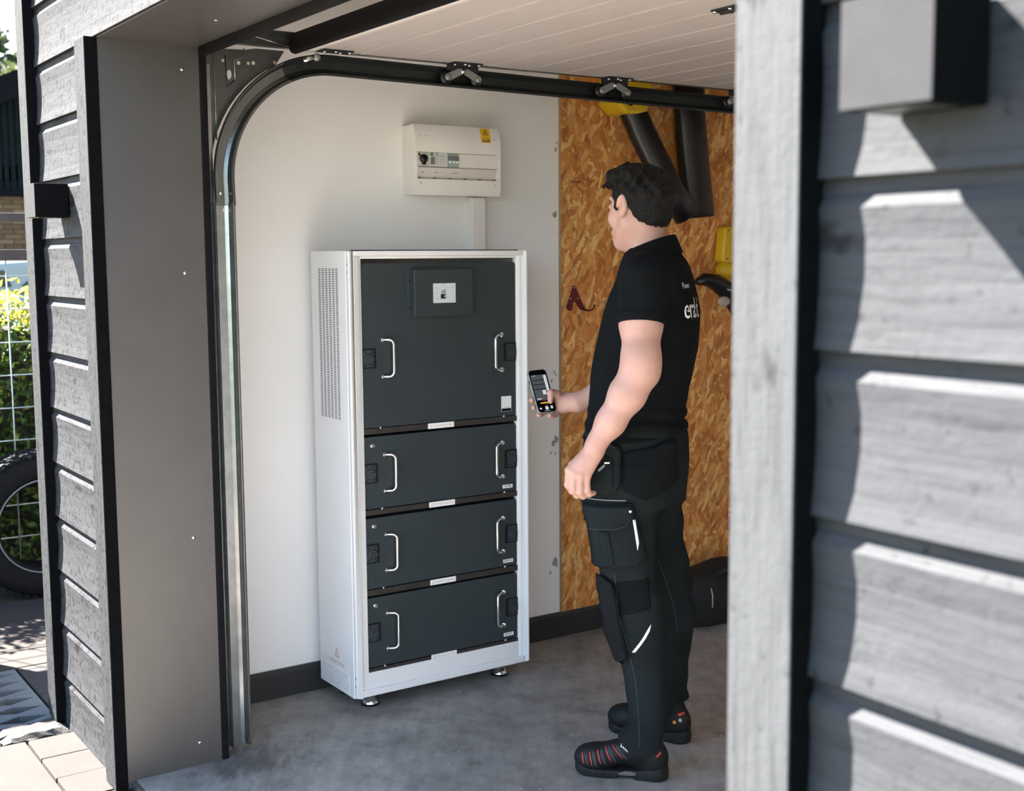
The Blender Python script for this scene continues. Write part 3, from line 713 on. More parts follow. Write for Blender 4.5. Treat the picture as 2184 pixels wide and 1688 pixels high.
ql = flat(rrect(0.042, 0.054, 0.0015, 2), (-0.110, 1.431, 0.9895), EY, EZ, 'service_label', 'label', top, 0.0007, 0.0005)
flat([(-0.015, -0.0006), (0.014, -0.0006), (0.014, 0.0006), (-0.015, 0.0006)], (-0.1092, 1.431, 0.9775), EY, EZ, 'label_rule', 'inkgrey', ql, 0.0002)
barcode(top, 1.431, 0.9685, 0.040, 0.0105)
mods = []
for i, (z0, z1, lab) in enumerate(((0.6785, 0.9180, 'dark grey battery module directly below the power module'), (0.4105, 0.6480, 'dark grey battery module second from the cabinet bottom'), (0.1435, 0.3805, 'dark grey battery module lowest in the cabinet'))):
    m = thing('battery_module', (-0.2, 1.17, z0), lab, 'battery module', 'battery modules in the white cabinet')
    faceplate(m, z0, z1)
    dz = z0-0.6785
    handle(m, 0.947, 0.795+dz, 1); handle(m, 1.4135, 0.7935+dz, -1, 0.119)
    latch(m, 0.8965, 0.798+dz, 1); latch(m, 1.4485, 0.794+dz, -1)
    lk = MB().lathe([(0.0095, 0), (0.0095, 0.001), (0.0075, 0.003), (0.0075, 0.005)], (-0.1105, 0.9035, 0.888+dz), (1, 0, 0), 20).build('key_lock', 'chrome', m, smooth=True)
    MB().lathe([(0.0042, 0), (0.0042, 0.0004)], (-0.1055, 0.9035, 0.888+dz), (1, 0, 0), 12).build('key_slot', 'midgrey', lk)
    barcode(m, 1.434, 0.697+dz)
    mods.append(m)

# ================================================================== distribution board and trunking on the wall
PY0, PY1, PZ0, PZ1 = 1.200, 1.556, 1.716, 1.960
pan = thing('distribution_board', ((WX-0.32)/2, 1.377, PZ0), 'white plastic electrical distribution board above the cabinet', 'electrical panel')
MB().box(WX, -0.345, PY0+0.002, PY1-0.002, PZ0+0.002, PZ1-0.002).build('back_box', 'panelwhite', pan, 0.003)
def curve_x(z):
    t = (z-PZ0)/(PZ1-PZ0); return -0.318-0.016*max(0, (t-0.72)/0.28)**2-0.010*max(0, (0.22-t)/0.22)**2
def cover(name, y0, y1, z0, z1, parent):
    zs = [z0+(z1-z0)*k/8 for k in range(9)]
    poly = [(-0.346, z0)]+[(curve_x(z), z) for z in zs]+[(-0.346, z1)]
    return MB().prism(poly, 1, y0, y1).build(name, 'panelwhite', parent, 0.0015)
cv = cover('upper_cover', PY0, PY1, 1.8635, PZ1, pan)
cl = cover('lower_cover', PY0, PY1, PZ0, 1.7720, pan)
cover('cover_edge', PY0, 1.2105, 1.7715, 1.8640, pan); cover('cover_edge', 1.5395, PY1, 1.7715, 1.8640, pan)
MB().box(-0.346, -0.338, 1.2105, 1.5395, 1.771, 1.8640).build('device_recess', 'panelwhite', pan)
fl = MB().prism([(-0.337, 1.8125), (-0.321, 1.8125), (-0.319, 1.8095), (-0.332, 1.7765), (-0.337, 1.7735)], 1, 1.211, 1.539).build('flap_cover', 'cover', pan, 0.0008)
for i in range(6):
    MB().box(-0.3325, -0.3285, 1.216+i*0.0625, 1.2265+i*0.0625, 1.7735, 1.7772).build('flap_clip', 'midgrey', fl)
for y, w in ((1.232, .010), (1.287, .012), (1.362, .026)):
    flat([(-w/2, -0.0018), (w/2, -0.0018), (w/2, 0.0018), (-w/2, 0.0018)], (-0.3245, y, 1.7945), EY, Vector((0.37, 0, 0.93)), 'circuit_note', 'inkgrey', fl, 0.0009)
# devices
rc1 = MB().box(-0.338, -0.3205, 1.2125, 1.2515, 1.8150, 1.8620).build('main_switch', 'device', pan, 0.001)
MB().lathe([(0.0145, 0), (0.0155, 0.006), (0.013, 0.012)], (-0.3205, 1.2325, 1.8405), (1, 0, 0), 20).build('switch_knob', 'blackgloss', rc1, smooth=True)
MB().box(-0.3205, -0.309, 1.227, 1.238, 1.819, 1.845).build('switch_grip', 'blackgloss', rc1, 0.001)
MB().box(-0.3205, -0.3200, 1.2145, 1.2225, 1.850, 1.859).build('switch_print', 'ink', rc1)
rc2 = MB().box(-0.338, -0.3170, 1.2520, 1.3305, 1.8145, 1.8630).build('residual_current_breaker', 'device', pan, 0.001)
MB().lathe([(0.0058, 0), (0.0058, 0.002), (0.0045, 0.003)], (-0.3170, 1.2645, 1.8575-0.001), (1, 0, 0), 14).build('test_button', 'green', rc2, smooth=True)
MB().prism([(1.260, 1.843), (1.2665, 1.848), (1.2745, 1.843), (1.2725, 1.836), (1.273, 1.822), (1.260, 1.822), (1.2615, 1.836)], 0, -0.3170, -0.3095).build('breaker_toggle', 'midgrey', rc2, 0.0008)
MB().box(-0.3170, -0.3165, 1.283, 1.322, 1.8515, 1.8528).build('green_stripe', 'green', rc2)
MB().box(-0.3170, -0.3165, 1.283, 1.291, 1.8575, 1.860).build('maker_mark', 'ink', rc2)
pm = MB(); rr = random.Random(9)
for c0 in (1.284, 1.299, 1.311):
    for k in range(5):
        z = 1.8455-k*0.0058
        pm.box(-0.3170, -0.3166, c0, c0+rr.uniform(0.004, 0.010), z, z+rr.uniform(0.0008, 0.0018))
pm.build('rating_print', 'inkgrey', rc2)
rc3 = MB().box(-0.338, -0.3225, 1.3310, 1.3755, 1.8140, 1.8585).build('circuit_breaker', 'teal', pan, 0.001)
MB().box(-0.3225, -0.316, 1.3320, 1.3775, 1.8375, 1.8510).build('toggle_bar', 'midgrey', rc3, 0.0015)
for i in range(3):
    MB().box(-0.3225, -0.3175, 1.3375+i*0.0145, 1.3465+i*0.0145, 1.8285, 1.8365).build('breaker_window', 'label', rc3, 0.0005)
bl = MB()
for i in range(18):
    y = 1.3800+i*0.0088
    bl.box(-0.338, -0.3235, y, y+0.0081, 1.8135, 1.8620)
tag(bl.build('blanking_strip', 'panelwhite', pan, 0.0005), kind='stuff')
for y, z in ((1.221, 1.9185), (1.221, 1.758), (1.5275, 1.918), (1.5275, 1.758)):
    MB().lathe([(0.0050, 0), (0.0050, 0.0008), (0.0038, 0.0012)], (curve_x(z)-0.0004, y, z), (1, 0, 0), 16).build('cover_screw', 'cover', cv, smooth=True)
flat([(-0.0095, -0.002), (0.0095, -0.002), (0.0095, 0.002), (-0.0095, 0.002)], (curve_x(1.9185), 1.249, 1.9185), EY, EZ, 'embossed_mark', 'cover', cv, 0.0006)
def on_cover(y, z, off=0.0006): return Vector((curve_x(z)+off, y, z))
stv = MB(); 
for k in range(6): stv.v += [on_cover(1.4725, 1.9055+0.0505*k/5), on_cover(1.5130, 1.9055+0.0505*k/5)]
stv.f = [(2*k, 2*k+1, 2*k+3, 2*k+2) for k in range(5)]
stk = stv.build('warning_sticker', 'yellow', cv)
triangle(on_cover(1.4927, 1.9365, 0.0010), 0.0155, EY, Vector((-0.08, 0, 0.997)), 'ink', cv)
text_part('Warning', 0.032, 0.0058, on_cover(1.4927, 1.9195, 0.0007), EY, EZ, 'sticker_text', 'ink', cv, 0.0006)
for z, w in ((1.9135, 0.034), (1.9095, 0.034)):
    flat([(-w/2, -0.0011), (w/2, -0.0011), (w/2, 0.0011), (-w/2, 0.0011)], on_cover(1.4927, z, 0.0007), EY, EZ, 'sticker_line', 'ink', cv, 0.0006)
duct = thing('cable_trunking', (-0.39, 1.492, 1.5225), 'white cable trunking between distribution board and cabinet top', 'cable trunking')
MB().box(WX, -0.378, 1.4665, 1.5165, 1.5225, 1.7155).build('trunking_base', 'panelwhite', duct, 0.001)
MB().box(-0.3779, -0.368, 1.4645, 1.5185, 1.5225, 1.7135).build('trunking_lid', 'panelwhite', duct, 0.0018)

# ================================================================== outdoor wall lamps
M['lamplit'] = plain('sunlit_lamp_front', (0.034, 0.034, 0.035, 1), 0.9, 0, 0.06, 30, 0.1, 0.03)  # sunlit front of the lamp, painted as a lighter copy of its colour
M['lampshaded'] = plain('shaded_lamp_body', (0.0045, 0.0047, 0.005, 1), 0.8, 0, 0.05, 30, 0.1, 0.05)  # other faces of the same lamp, their shade painted in as black
M['lens'] = plain('smoked_lamp_glass', (0.03, 0.03, 0.03, 1), 0.3, 0, 0.02, 20)
def wall_lamp(x0, x1, yf, yb, z0, z1, label):
    t = thing('wall_lamp', ((x0+x1)/2, yb, z0), label, 'wall lamp', 'cube lamps on the timber facade')
    MB().box(x0, x1, yf+0.0021, yb, z0, z1).build('lamp_body', 'lampshaded', t, 0.0015)
    MB().box(x0, x1, yf, yf+0.002, z0, z1).build('lamp_front', 'lamplit', t, 0.0008)
    MB().box(x0+0.012, x1-0.012, yf+0.012, yb-0.022, z0-0.0012, z0+0.001).build('lower_glass', 'lens', t)
    MB().box(x0+0.012, x1-0.012, yf+0.012, yb-0.022, z1-0.001, z1+0.0012).build('upper_glass', 'lens', t)
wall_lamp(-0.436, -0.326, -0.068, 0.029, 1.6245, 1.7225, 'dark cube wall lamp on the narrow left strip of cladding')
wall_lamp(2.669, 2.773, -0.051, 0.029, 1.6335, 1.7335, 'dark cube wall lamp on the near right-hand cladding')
# ================================================================== tools hanging on the strand board
OX = WX+0.012
def oval_tube(path, ra, rb, n=20):
    """tube with elliptical section; ra across (y), rb out of the wall (x)"""
    mb = MB(); vs, fs = [], []
    for i, p in enumerate(path):
        p = Vector(p); t = (Vector(path[min(i+1, len(path)-1)])-Vector(path[max(i-1, 0)])).normalized()
        a = t.cross(EX).normalized(); b = EX
        A = ra[i] if isinstance(ra, (list, tuple)) else ra; B = rb[i] if isinstance(rb, (list, tuple)) else rb
        for k in range(n):
            th = 2*math.pi*k/n; vs.append(p+a*A*math.cos(th)+b*B*math.sin(th))
    for i in range(len(path)-1):
        for k in range(n): fs.append((i*n+k, i*n+(k+1) % n, (i+1)*n+(k+1) % n, (i+1)*n+k))
    fs.append(tuple(range(n))); fs.append(tuple(range((len(path)-1)*n, len(path)*n))[::-1])
    return mb.add(vs, fs)
lbw = thing('leaf_blower', (-0.33, 2.2, 1.66), 'yellow and black leaf blower hanging with a slanted tube on the strand board', 'leaf blower')
oval_tube([(-0.33, 2.155, 2.13), (-0.325, 2.168, 2.07), (-0.305, 2.208, 1.97), (-0.265, 2.322, 1.75), (-0.248, 2.390, 1.66)], [0.055, 0.055, 0.056, 0.058, 0.061], [0.05, 0.05, 0.048, 0.044, 0.042]).build('blower_tube', 'blackgloss', lbw, smooth=True)
MB().prism([(2.055, 2.075), (2.085, 2.052), (2.10, 2.040), (2.175, 2.040), (2.205, 2.052), (2.225, 2.085), (2.24, 2.25), (2.06, 2.27)], 0, -0.395, -0.268).build('motor_housing', 'yelplastic', lbw, 0.014, seg=3)
MB().prism([(2.045, 2.088), (2.12, 2.066), (2.135, 2.10), (2.06, 2.125)], 0, -0.27, -0.258).build('housing_grip', 'blackgloss', lbw, 0.004)
MB().tube([(-0.37, 2.10, 2.25), (-0.36, 2.12, 2.33), (-0.33, 2.18, 2.36), (-0.30, 2.22, 2.32), (-0.30, 2.22, 2.24)], 0.016, 10).build('carry_handle', 'blackgloss', lbw, smooth=True)
vt = thing('suction_tube', (-0.33, 2.51, 1.66), 'wide black plastic suction tube hanging straight down on the strand board', 'tube')
oval_tube([(-0.345, 2.480, 2.30), (-0.345, 2.487, 2.08), (-0.345, 2.507, 1.90), (-0.345, 2.534, 1.69), (-0.345, 2.537, 1.655)], [0.070, 0.072, 0.073, 0.077, 0.078], [0.05, 0.05, 0.05, 0.052, 0.052], 28).build('tube_body', 'blackgloss', vt, smooth=True)
oval_tube([(-0.345, 2.482, 2.26), (-0.345, 2.483, 2.33)], 0.078, 0.056, 28).build('tube_collar', 'yelplastic', vt, smooth=True)
rh = thing('tool_hook', (-0.395, 1.95, 1.295), 'small dark red metal tool hook screwed to the strand board', 'hook')
pl = [(1.944, 1.388), (1.950, 1.384), (1.978, 1.330), (1.996, 1.300), (1.990, 1.292), (1.973, 1.292), (1.952, 1.320), (1.944, 1.326), (1.938, 1.320), (1.935, 1.296), (1.930, 1.290), (1.915, 1.291), (1.906, 1.302), (1.909, 1.312), (1.938, 1.384)]
hp = MB().prism(pl, 0, OX, OX+0.004).build('hook_plate', 'redmetal', rh, 0.001)
MB().tube([(OX+0.003, 1.985, 1.295), (OX+0.03, 1.993, 1.289), (OX+0.045, 2.004, 1.296), (OX+0.045, 2.012, 1.312)], 0.004, 8).build('hook_prong', 'redmetal', rh, smooth=True)
for y, z in ((1.944, 1.379), (1.9245, 1.337), (1.9615, 1.337)):
    MB().lathe([(0.0035, 0), (0.0035, 0.001), (0.002, 0.0022)], (OX+0.004, y, z), (1, 0, 0), 10).build('screw', 'bolt', hp, smooth=True)
nl = thing('wall_nail', (OX, 1.945, 1.78), 'small black nail hook on the strand board above the red hook', 'nail')
MB().tube([(OX, 1.93, 1.7835), (OX+0.012, 1.935, 1.7835), (OX+0.016, 1.955, 1.7835)], 0.0016, 8).build('nail_shank', 'darksteel', nl, smooth=True)
MB().sphere((OX+0.016, 1.956, 1.7835), 0.0035, 8, 6).build('nail_head', 'darksteel', nl, smooth=True)
ht = thing('hedge_trimmer', (-0.36, 2.70, 1.38), 'yellow hedge trimmer handle hanging beside the right jamb', 'power tool')
MB().prism([(2.672, 1.475), (2.700, 1.462), (2.735, 1.465), (2.742, 1.60), (2.725, 1.622), (2.696, 1.622), (2.686, 1.61)], 0, -0.395, -0.34).build('handle_shell', 'yelplastic', ht, 0.010, seg=3)
MB().sphere((-0.358, 2.705, 1.438), 0.042, 16, 10, (0.95, 1.05, 0.92)).build('motor_shell', 'yelplastic', ht, smooth=True)
MB().box(-0.385, -0.345, 2.685, 2.735, 1.375, 1.408).build('lower_guard', 'yelplastic', ht, 0.004)
MB().box(-0.3449, -0.3435, 2.692, 2.703, 1.382, 1.400).build('guard_window', 'blackhole', ht)
MB().prism([(2.744, 1.50), (2.772, 1.50), (2.772, 1.56), (2.744, 1.56)], 0, -0.39, -0.345).build('trigger_block', 'midgrey', ht, 0.004)
for y, z in ((2.704, 1.603), (2.70, 1.486)):
    MB().cyl((-0.340, y, z), (-0.3392, y, z), 0.004, 0.004, 10).build('shell_screw', 'blackhole', ht)
gd = thing('trimmer_guard', (-0.35, 2.62, 1.29), 'curved black trimmer guard with a pale end cap under the yellow tool', 'tool guard')
arc_ = [(-0.285, 2.478, 1.392), (-0.285, 2.518, 1.404), (-0.285, 2.578, 1.392), (-0.285, 2.638, 1.360), (-0.285, 2.688, 1.318), (-0.285, 2.718, 1.27)]
oval_tube(arc_, [0.012, 0.026, 0.034, 0.040, 0.046, 0.040], [0.02, 0.03, 0.034, 0.034, 0.034, 0.03], 18).build('guard_shell', 'blackgloss', gd, smooth=True)
M['offwhite'] = plain('off_white_cap', (0.36, 0.31, 0.27, 1), 0.6, 0, 0.05, 20)
MB().sphere((-0.262, 2.608, 1.312), 0.034, 16, 10, (0.35, 1.0, 0.62)).build('end_cap', 'offwhite', gd, smooth=True)
MB().tube([(-0.250, 2.615, 1.362), (-0.246, 2.635, 1.356), (-0.246, 2.655, 1.346)], 0.0035, 8).build('guard_clip', 'galvdim', gd, smooth=True)
# a slumped bag on the floor
def blob(name, c, r, seed, mat, parent, amp=0.16, sub=4):
    bm = bmesh.new(); bmesh.ops.create_icosphere(bm, subdivisions=sub, radius=1.0)
    rg = random.Random(seed); ws = [(Vector((rg.uniform(-1, 1), rg.uniform(-1, 1), rg.uniform(-1, 1)))*rg.uniform(1.5, 5), rg.uniform(0, 6.3), rg.uniform(0.3, 1)) for _ in range(14)]
    for v in bm.verts:
        p = v.co.copy(); d = sum(w*math.sin(k.dot(p)+ph) for k, ph, w in ws)/5
        p = p*(1+amp*d); p = Vector((p.x*r[0], p.y*r[1], p.z*r[2]))
        if c[2]+p.z < 0.002: p.z = 0.002-c[2]
        v.co = p
    me = bpy.data.meshes.new(name); bm.to_mesh(me); bm.free()
    return link(name, me, mat, parent, c, smooth=True)
bag = thing('holdall_bag', (-0.22, 2.55, 0.0), 'slumped black bag on the floor behind the man', 'bag')
blob('bag_body', (-0.24, 2.56, 0.10), (0.13, 0.24, 0.15), 4, 'bagcloth', bag)
MB().tube([(-0.14, 2.47, 0.215), (-0.12, 2.50, 0.235), (-0.11, 2.56, 0.225), (-0.12, 2.62, 0.20)], 0.009, 8).build('bag_strap', 'bagcloth', bag, smooth=True)
MB().tube([(-0.125, 2.425, 0.17), (-0.120, 2.43, 0.14), (-0.122, 2.432, 0.09)], 0.003, 6).build('bag_zip', 'inkgrey', bag, smooth=True)

# ================================================================== outside: ground, paving, planting, neighbours
M['asphalt'] = plain('far_ground', (0.07, 0.075, 0.055, 1), 0.95, 0, 0.2, 3, 0.3)
ground = struct(MB().box(-60, 60, -60, 60, -0.40, -0.16).build('ground', 'asphalt'), 'open ground around the garage')
drive = struct(MB().box(-0.57, 2.55, -9.0, -0.62, -0.159, GZ).build('driveway', 'drive'), 'sunlit beige paved driveway in front of the garage')
MB().box(-0.57, 2.55, -0.62, 0.058, -0.16, GZ-0.05).build('paver_bed', 'sand', drive)
M['lawn'] = plain('bounce_cutting_lawn', (0.016, 0.025, 0.008, 1), 0.95, 0, 0.35, 25, 0.6)  # unseen lawn, added and darkened to cut light bounced onto the facade
struct(MB().box(2.56, 30, -30, 0.05, -0.159, GZ-0.01).build('lawn', 'lawn'), 'unseen dark lawn added beside the driveway to cut bounced light')
struct(MB().box(-2.30, -0.58, -30, -3.01, -0.159, GZ-0.01).build('lawn', 'lawn'), 'mown lawn left of the driveway')
rp = random.Random(21)
def slab(x0, x1, y0, y1, mat, parent, name='paving_stone', z=GZ, bev=0.004, th=0.055):
    dz = rp.uniform(-0.0015, 0.0015); g = 0.0022
    mb = MB(); j = lambda: rp.uniform(-0.0012, 0.0012)
    v = [(x0+g+j(), y0+g+j()), (x1-g+j(), y0+g+j()), (x1-g+j(), y1-g+j()), (x0+g+j(), y1-g+j())]
    mb.prism(v, 2, z-th, z+dz); return mb.build(name, mat, parent, bev, seg=1)
xs = [-0.564]+[-0.386+0.1765*k for k in range(17)]
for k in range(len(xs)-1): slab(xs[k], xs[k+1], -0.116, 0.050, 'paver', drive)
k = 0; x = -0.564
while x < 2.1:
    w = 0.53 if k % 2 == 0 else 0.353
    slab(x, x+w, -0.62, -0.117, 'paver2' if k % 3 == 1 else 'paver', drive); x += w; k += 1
sidebed = struct(MB().box(-2.30, -0.57, -3.0, 3.0, -0.159, GZ-0.062).build('side_bed', 'soil'), 'soil under the side path')
# rough granite kerb between driveway and grid pavers
for y0, y1, sd in ((-0.186, 0.03, 3), (-0.42, -0.192, 5), (-0.66, -0.426, 8)):
    bm = bmesh.new(); bmesh.ops.create_cube(bm, size=1.0); bmesh.ops.subdivide_edges(bm, edges=bm.edges, cuts=7, use_grid_fill=True)
    rg = random.Random(sd)
    for v in bm.verts:
        e = max(abs(v.co.x), abs(v.co.y))*2
        a = 0.010 if e > 0.98 else 0.003
        v.co = Vector((v.co.x*0.132+rg.uniform(-a, a), v.co.y*(y1-y0-0.006)+rg.uniform(-a, a)*0.6, v.co.z*0.11+(rg.uniform(-0.004, 0.003)-(0.012 if e > 0.98 else 0) if v.co.z > 0.45 else 0)))
    me = bpy.data.meshes.new('kerb_stone'); bm.to_mesh(me); bm.free()
    link('kerb_stone', me, 'granite', sidebed, (-0.645, (y0+y1)/2, GZ-0.047))
# concrete grid pavers with diamond openings
def grid_block(nx, ny, cx, cy):
    mb = MB(); zt, zb = 0.0, -0.055
    for i in range(nx):
        for j in range(ny):
            x0, y0 = i*cx, j*cy; x1, y1 = x0+cx, y0+cy; xm, ym = (x0+x1)/2, (y0+y1)/2; a, b = cx*0.36, cy*0.44
            o = [(x0, ym), (x0, y0), (xm, y0), (x1, y0), (x1, ym), (x1, y1), (xm, y1), (x0, y1)]
            n_ = [(xm-a, ym), (xm, ym-b), (xm+a, ym), (xm, ym+b)]
            vs = [(p, q_, zt) for p, q_ in o+n_]+[(p, q_, zb) for p, q_ in n_]
            mb.add(vs, [(0, 1, 2, 9, 8), (2, 3, 4, 10, 9), (4, 5, 6, 11, 10), (6, 7, 0, 8, 11), (8, 9, 13, 12), (9, 10, 14, 13), (10, 11, 15, 14), (11, 8, 12, 15)])
    W_, H_ = nx*cx, ny*cy
    mb.add([(0, 0, zt), (W_, 0, zt), (W_, H_, zt), (0, H_, zt), (0, 0, zb), (W_, 0, zb), (W_, H_, zb), (0, H_, zb)], [(0, 4, 5, 1), (1, 5, 6, 2), (2, 6, 7, 3), (3, 7, 4, 0)])
    return mb
gb = None
for i in range(1):
    for j in range(4):
        org = (-1.325+0.305*0, 0.018-(j+1)*0.402, GZ-0.002)
        for i2 in range(2):
            o3 = (org[0]+i2*0.305, org[1], org[2])
            if gb is None:
                gb = grid_block(3, 2, 0.1005, 0.1995); gb.v = [(a+o3[0], b+o3[1], c+o3[2]) for a, b, c in gb.v]
                gb = gb.build('grid_paver', 'grasspaver', sidebed, origin=o3)
            else: inst(gb, 'grid_paver', o3, sidebed)
slab(-1.33, -0.985, 0.021, 0.52, 'paver2', sidebed, 'flagstone', GZ-0.001); slab(-0.983, -0.72, 0.021, 0.52, 'paver2', sidebed, 'flagstone', GZ)
slab(-1.54, -1.332, -0.60, 0.62, 'paver', sidebed, 'flagstone', GZ); slab(-2.29, -1.543, -0.62, -0.02, 'paver', sidebed, 'flagstone', GZ)
slab(-2.29, -1.543, -0.018, 0.66, 'paver', sidebed, 'flagstone', GZ); slab(-1.54, -0.72, 0.625, 1.25, 'paver2', sidebed, 'flagstone', GZ); slab(-2.29, -1.543, 0.664, 1.25, 'paver', sidebed, 'flagstone', GZ)
slab(-2.29, -1.543, -1.30, -0.622, 'paver', sidebed, 'flagstone', GZ); slab(-1.54, -1.332, -1.30, -0.602, 'paver', sidebed, 'flagstone', GZ)
struct(MB().box(-5.5, -2.31, -6, 6, -0.159, GZ-0.02).build('planting_bed', 'soil'), 'dark soil bed in front of the fence')

M['tyre'] = plain('tyre_rubber', (0.006, 0.006, 0.007, 1), 0.8, 0, 0.3, 40, 0.3, 0.15)
# unseen bin added left of the frame so its shadow falls on the grid pavers
M['binplastic'] = plain('dark_green_bin_plastic', (0.02, 0.035, 0.03, 1), 0.5, 0, 0.1, 20)
wb = thing('added_shade_bin', (-1.62, -0.42, GZ), 'added dark green bin, unseen, placed to shade the grid pavers', 'bin')
MB().prism([(-0.62, GZ+0.03), (-0.20, GZ+0.03), (-0.16, 0.80), (-0.66, 0.80)], 0, -1.745, -1.53).build('bin_body', 'binplastic', wb, 0.02, seg=2)
MB().prism([(-0.70, 0.80), (-0.14, 0.80), (-0.16, 0.85), (-0.28, 0.885), (-0.45, 0.895), (-0.60, 0.88), (-0.69, 0.85)], 0, -1.765, -1.51).build('bin_lid', 'binplastic', wb, 0.01, seg=2)
for x in (-1.715, -1.555): MB().lathe([(0.09, 0), (0.095, 0.01), (0.095, 0.04), (0.09, 0.05)], (x-0.025, -0.60, GZ+0.09), (1, 0, 0), 20).build('bin_wheel', 'tyre', wb, smooth=True)

# loose tyre leaning on the fence
ty = thing('car_tyre', (-2.46, 0.40, -0.045), 'black car tyre standing in front of the hedge', 'tyre')
R0 = 0.335; tc = (-2.46, 0.40, -0.045+R0)
prof = [(0.200, -0.085), (0.235, -0.104), (0.285, -0.106), (0.318, -0.098), (0.329, -0.08), (R0-0.003, -0.05), (R0-0.001, 0), (R0-0.003, 0.05), (0.329, 0.08), (0.318, 0.098), (0.285, 0.106), (0.235, 0.104), (0.200, 0.085)]
tv, tf = [], []; nn = 64
for r_, h_ in prof:
    for q_ in range(nn):
        a = 2*math.pi*q_/nn; tv.append((tc[0]+h_, tc[1]+r_*math.cos(a), tc[2]+r_*math.sin(a)))
for i in range(len(prof)):
    for q_ in range(nn):
        i2 = (i+1) % len(prof); tf.append((i*nn+q_, i*nn+(q_+1) % nn, i2*nn+(q_+1) % nn, i2*nn+q_))
MB().add(tv, tf).build('tyre_carcass', 'tyre', ty, smooth=True)
tb = MB()
for q_ in range(56):
    a = 2*math.pi*q_/56
    for h_ in (-0.088, -0.03, 0.03, 0.088):
        da = 0.02 if h_ in (-0.03, 0.088) else -0.02
        c_ = (tc[0]+h_, tc[1]+(R0-0.004)*math.cos(a+da), tc[2]+(R0-0.004)*math.sin(a+da)); s0 = len(tb.v)
        tb.box(-0.022, 0.022, -0.0125, 0.0125, -0.006, 0.004)
        tb.xform(Matrix.Translation(c_) @ Matrix.Rotation(a+da-math.pi/2, 4, 'X'), s0)
tag(tb.build('tread_blocks', 'tyre', ty), kind='stuff')
MB().lathe([(0.203, 0.0), (0.207, 0.004), (0.203, 0.010)], (tc[0]+0.090, tc[1], tc[2]), (1, 0, 0), 48).build('bead_ring', 'midgrey', ty, smooth=True) if False else None
MB().tube([(tc[0]+0.106, tc[1]+0.215*math.cos(a*math.pi/24), tc[2]+0.215*math.sin(a*math.pi/24)) for a in range(49)], 0.0035, 6).build('bead_ring', 'midgrey', ty, smooth=True)

# wire mesh fence with brown rails
M['wire'] = plain('galvanised_wire', (0.42, 0.46, 0.46, 1), 0.4, 0.6, 0.1, 30)
M['railwood'] = plain('brown_stained_rail', (0.030, 0.021, 0.019, 1), 0.6, 0, 0.3, 18, 0.3)
fen = thing('mesh_fence', (-2.62, 0.4, -0.05), 'wire mesh fence with two brown wooden top rails left of the garage', 'fence')
for k in range(10):
    z = 0.045+0.1535*k
    MB().tube([(-2.62, -1.6, z), (-2.62, 1.7, z)], 0.0032, 6).build('horizontal_wire', 'wire', fen, smooth=True)
for k in range(-9, 8):
    y = 0.335+0.153*k
    MB().tube([(-2.614, y, -0.05), (-2.614, y, 1.50)], 0.0032, 6).build('vertical_wire', 'wire', fen, smooth=True)
MB().box(-2.645, -2.595, -1.7, 1.8, 1.676, 1.716).build('top_rail', 'railwood', fen, 0.003)
MB().box(-2.645, -2.595, -1.7, 1.8, 1.497, 1.549).build('top_rail', 'railwood', fen, 0.003)
for y in (-1.65, 1.75): MB().box(-2.66, -2.60, y-0.04, y+0.04, -0.10, 1.74).build('fence_post', 'railwood', fen, 0.003)

# leaves
def leaf_mesh(n, inside, size, seed, zsplit=None):
    rg = np.random.default_rng(seed); pts = inside(rg, n)
    nrm = rg.normal(size=(n, 3)); nrm /= np.linalg.norm(nrm, axis=1)[:, None]
    t = rg.normal(size=(n, 3)); t -= (t*nrm).sum(1)[:, None]*nrm; t /= np.linalg.norm(t, axis=1)[:, None]; b = np.cross(nrm, t)
    sz = size*rg.uniform(0.6, 1.3, size=(n, 1))
    V = np.stack([pts-t*sz, pts+b*sz*0.5+nrm*sz*0.12, pts+t*sz, pts-b*sz*0.5+nrm*sz*0.12], 1).reshape(-1, 3)
    Fc = np.arange(n*4).reshape(-1, 4)
    return V, Fc
def m_leaf(name, c0, c1, c2, tr=0.25):
    t = NT(name); n = t.noise(t.coords(), 26, 2)
    col = t.ramp(n.outputs[0], [(0.3, c0), (0.52, c1), (0.68, c2)]); t.base(col)
    t.set(0.55, 0, 0.3)
    trn = t.add('ShaderNodeBsdfTranslucent'); t.link(col, trn.inputs['Color'])
    mx = t.add('ShaderNodeMixShader'); mx.inputs[0].default_value = tr
    t.link(t.b.outputs[0], mx.inputs[1]); t.link(trn.outputs[0], mx.inputs[2]); t.link(mx.outputs[0], t.n['Material Output'].inputs['Surface'])
    return t.m
M['hedgeleaf'] = m_leaf('hedge_leaf', (0.012, 0.030, 0.008, 1), (0.045, 0.085, 0.014, 1), (0.22, 0.22, 0.03, 1))
M['hedgetop'] = m_leaf('young_hedge_leaf', (0.10, 0.13, 0.02, 1), (0.30, 0.28, 0.04, 1), (0.42, 0.36, 0.07, 1), 0.35)
M['treeleaf'] = m_leaf('tree_leaf', (0.020, 0.036, 0.014, 1), (0.055, 0.075, 0.025, 1), (0.13, 0.13, 0.05, 1))
M['bark'] = plain('bark', (0.06, 0.045, 0.035, 1), 0.9, 0, 0.3, 20, 0.5)
def leaves(name, V, Fc, mat, parent):
    me = bpy.data.meshes.new(name); org = WORG[parent.name]
    me.from_pydata((V-np.array(org)).tolist(), [], Fc.tolist()); return tag(link(name, me, mat, parent, org), kind='stuff')
hd = thing('clipped_hedge', (-3.25, 0.4, -0.05), 'clipped yellow-green hedge behind the wire mesh fence', 'hedge')
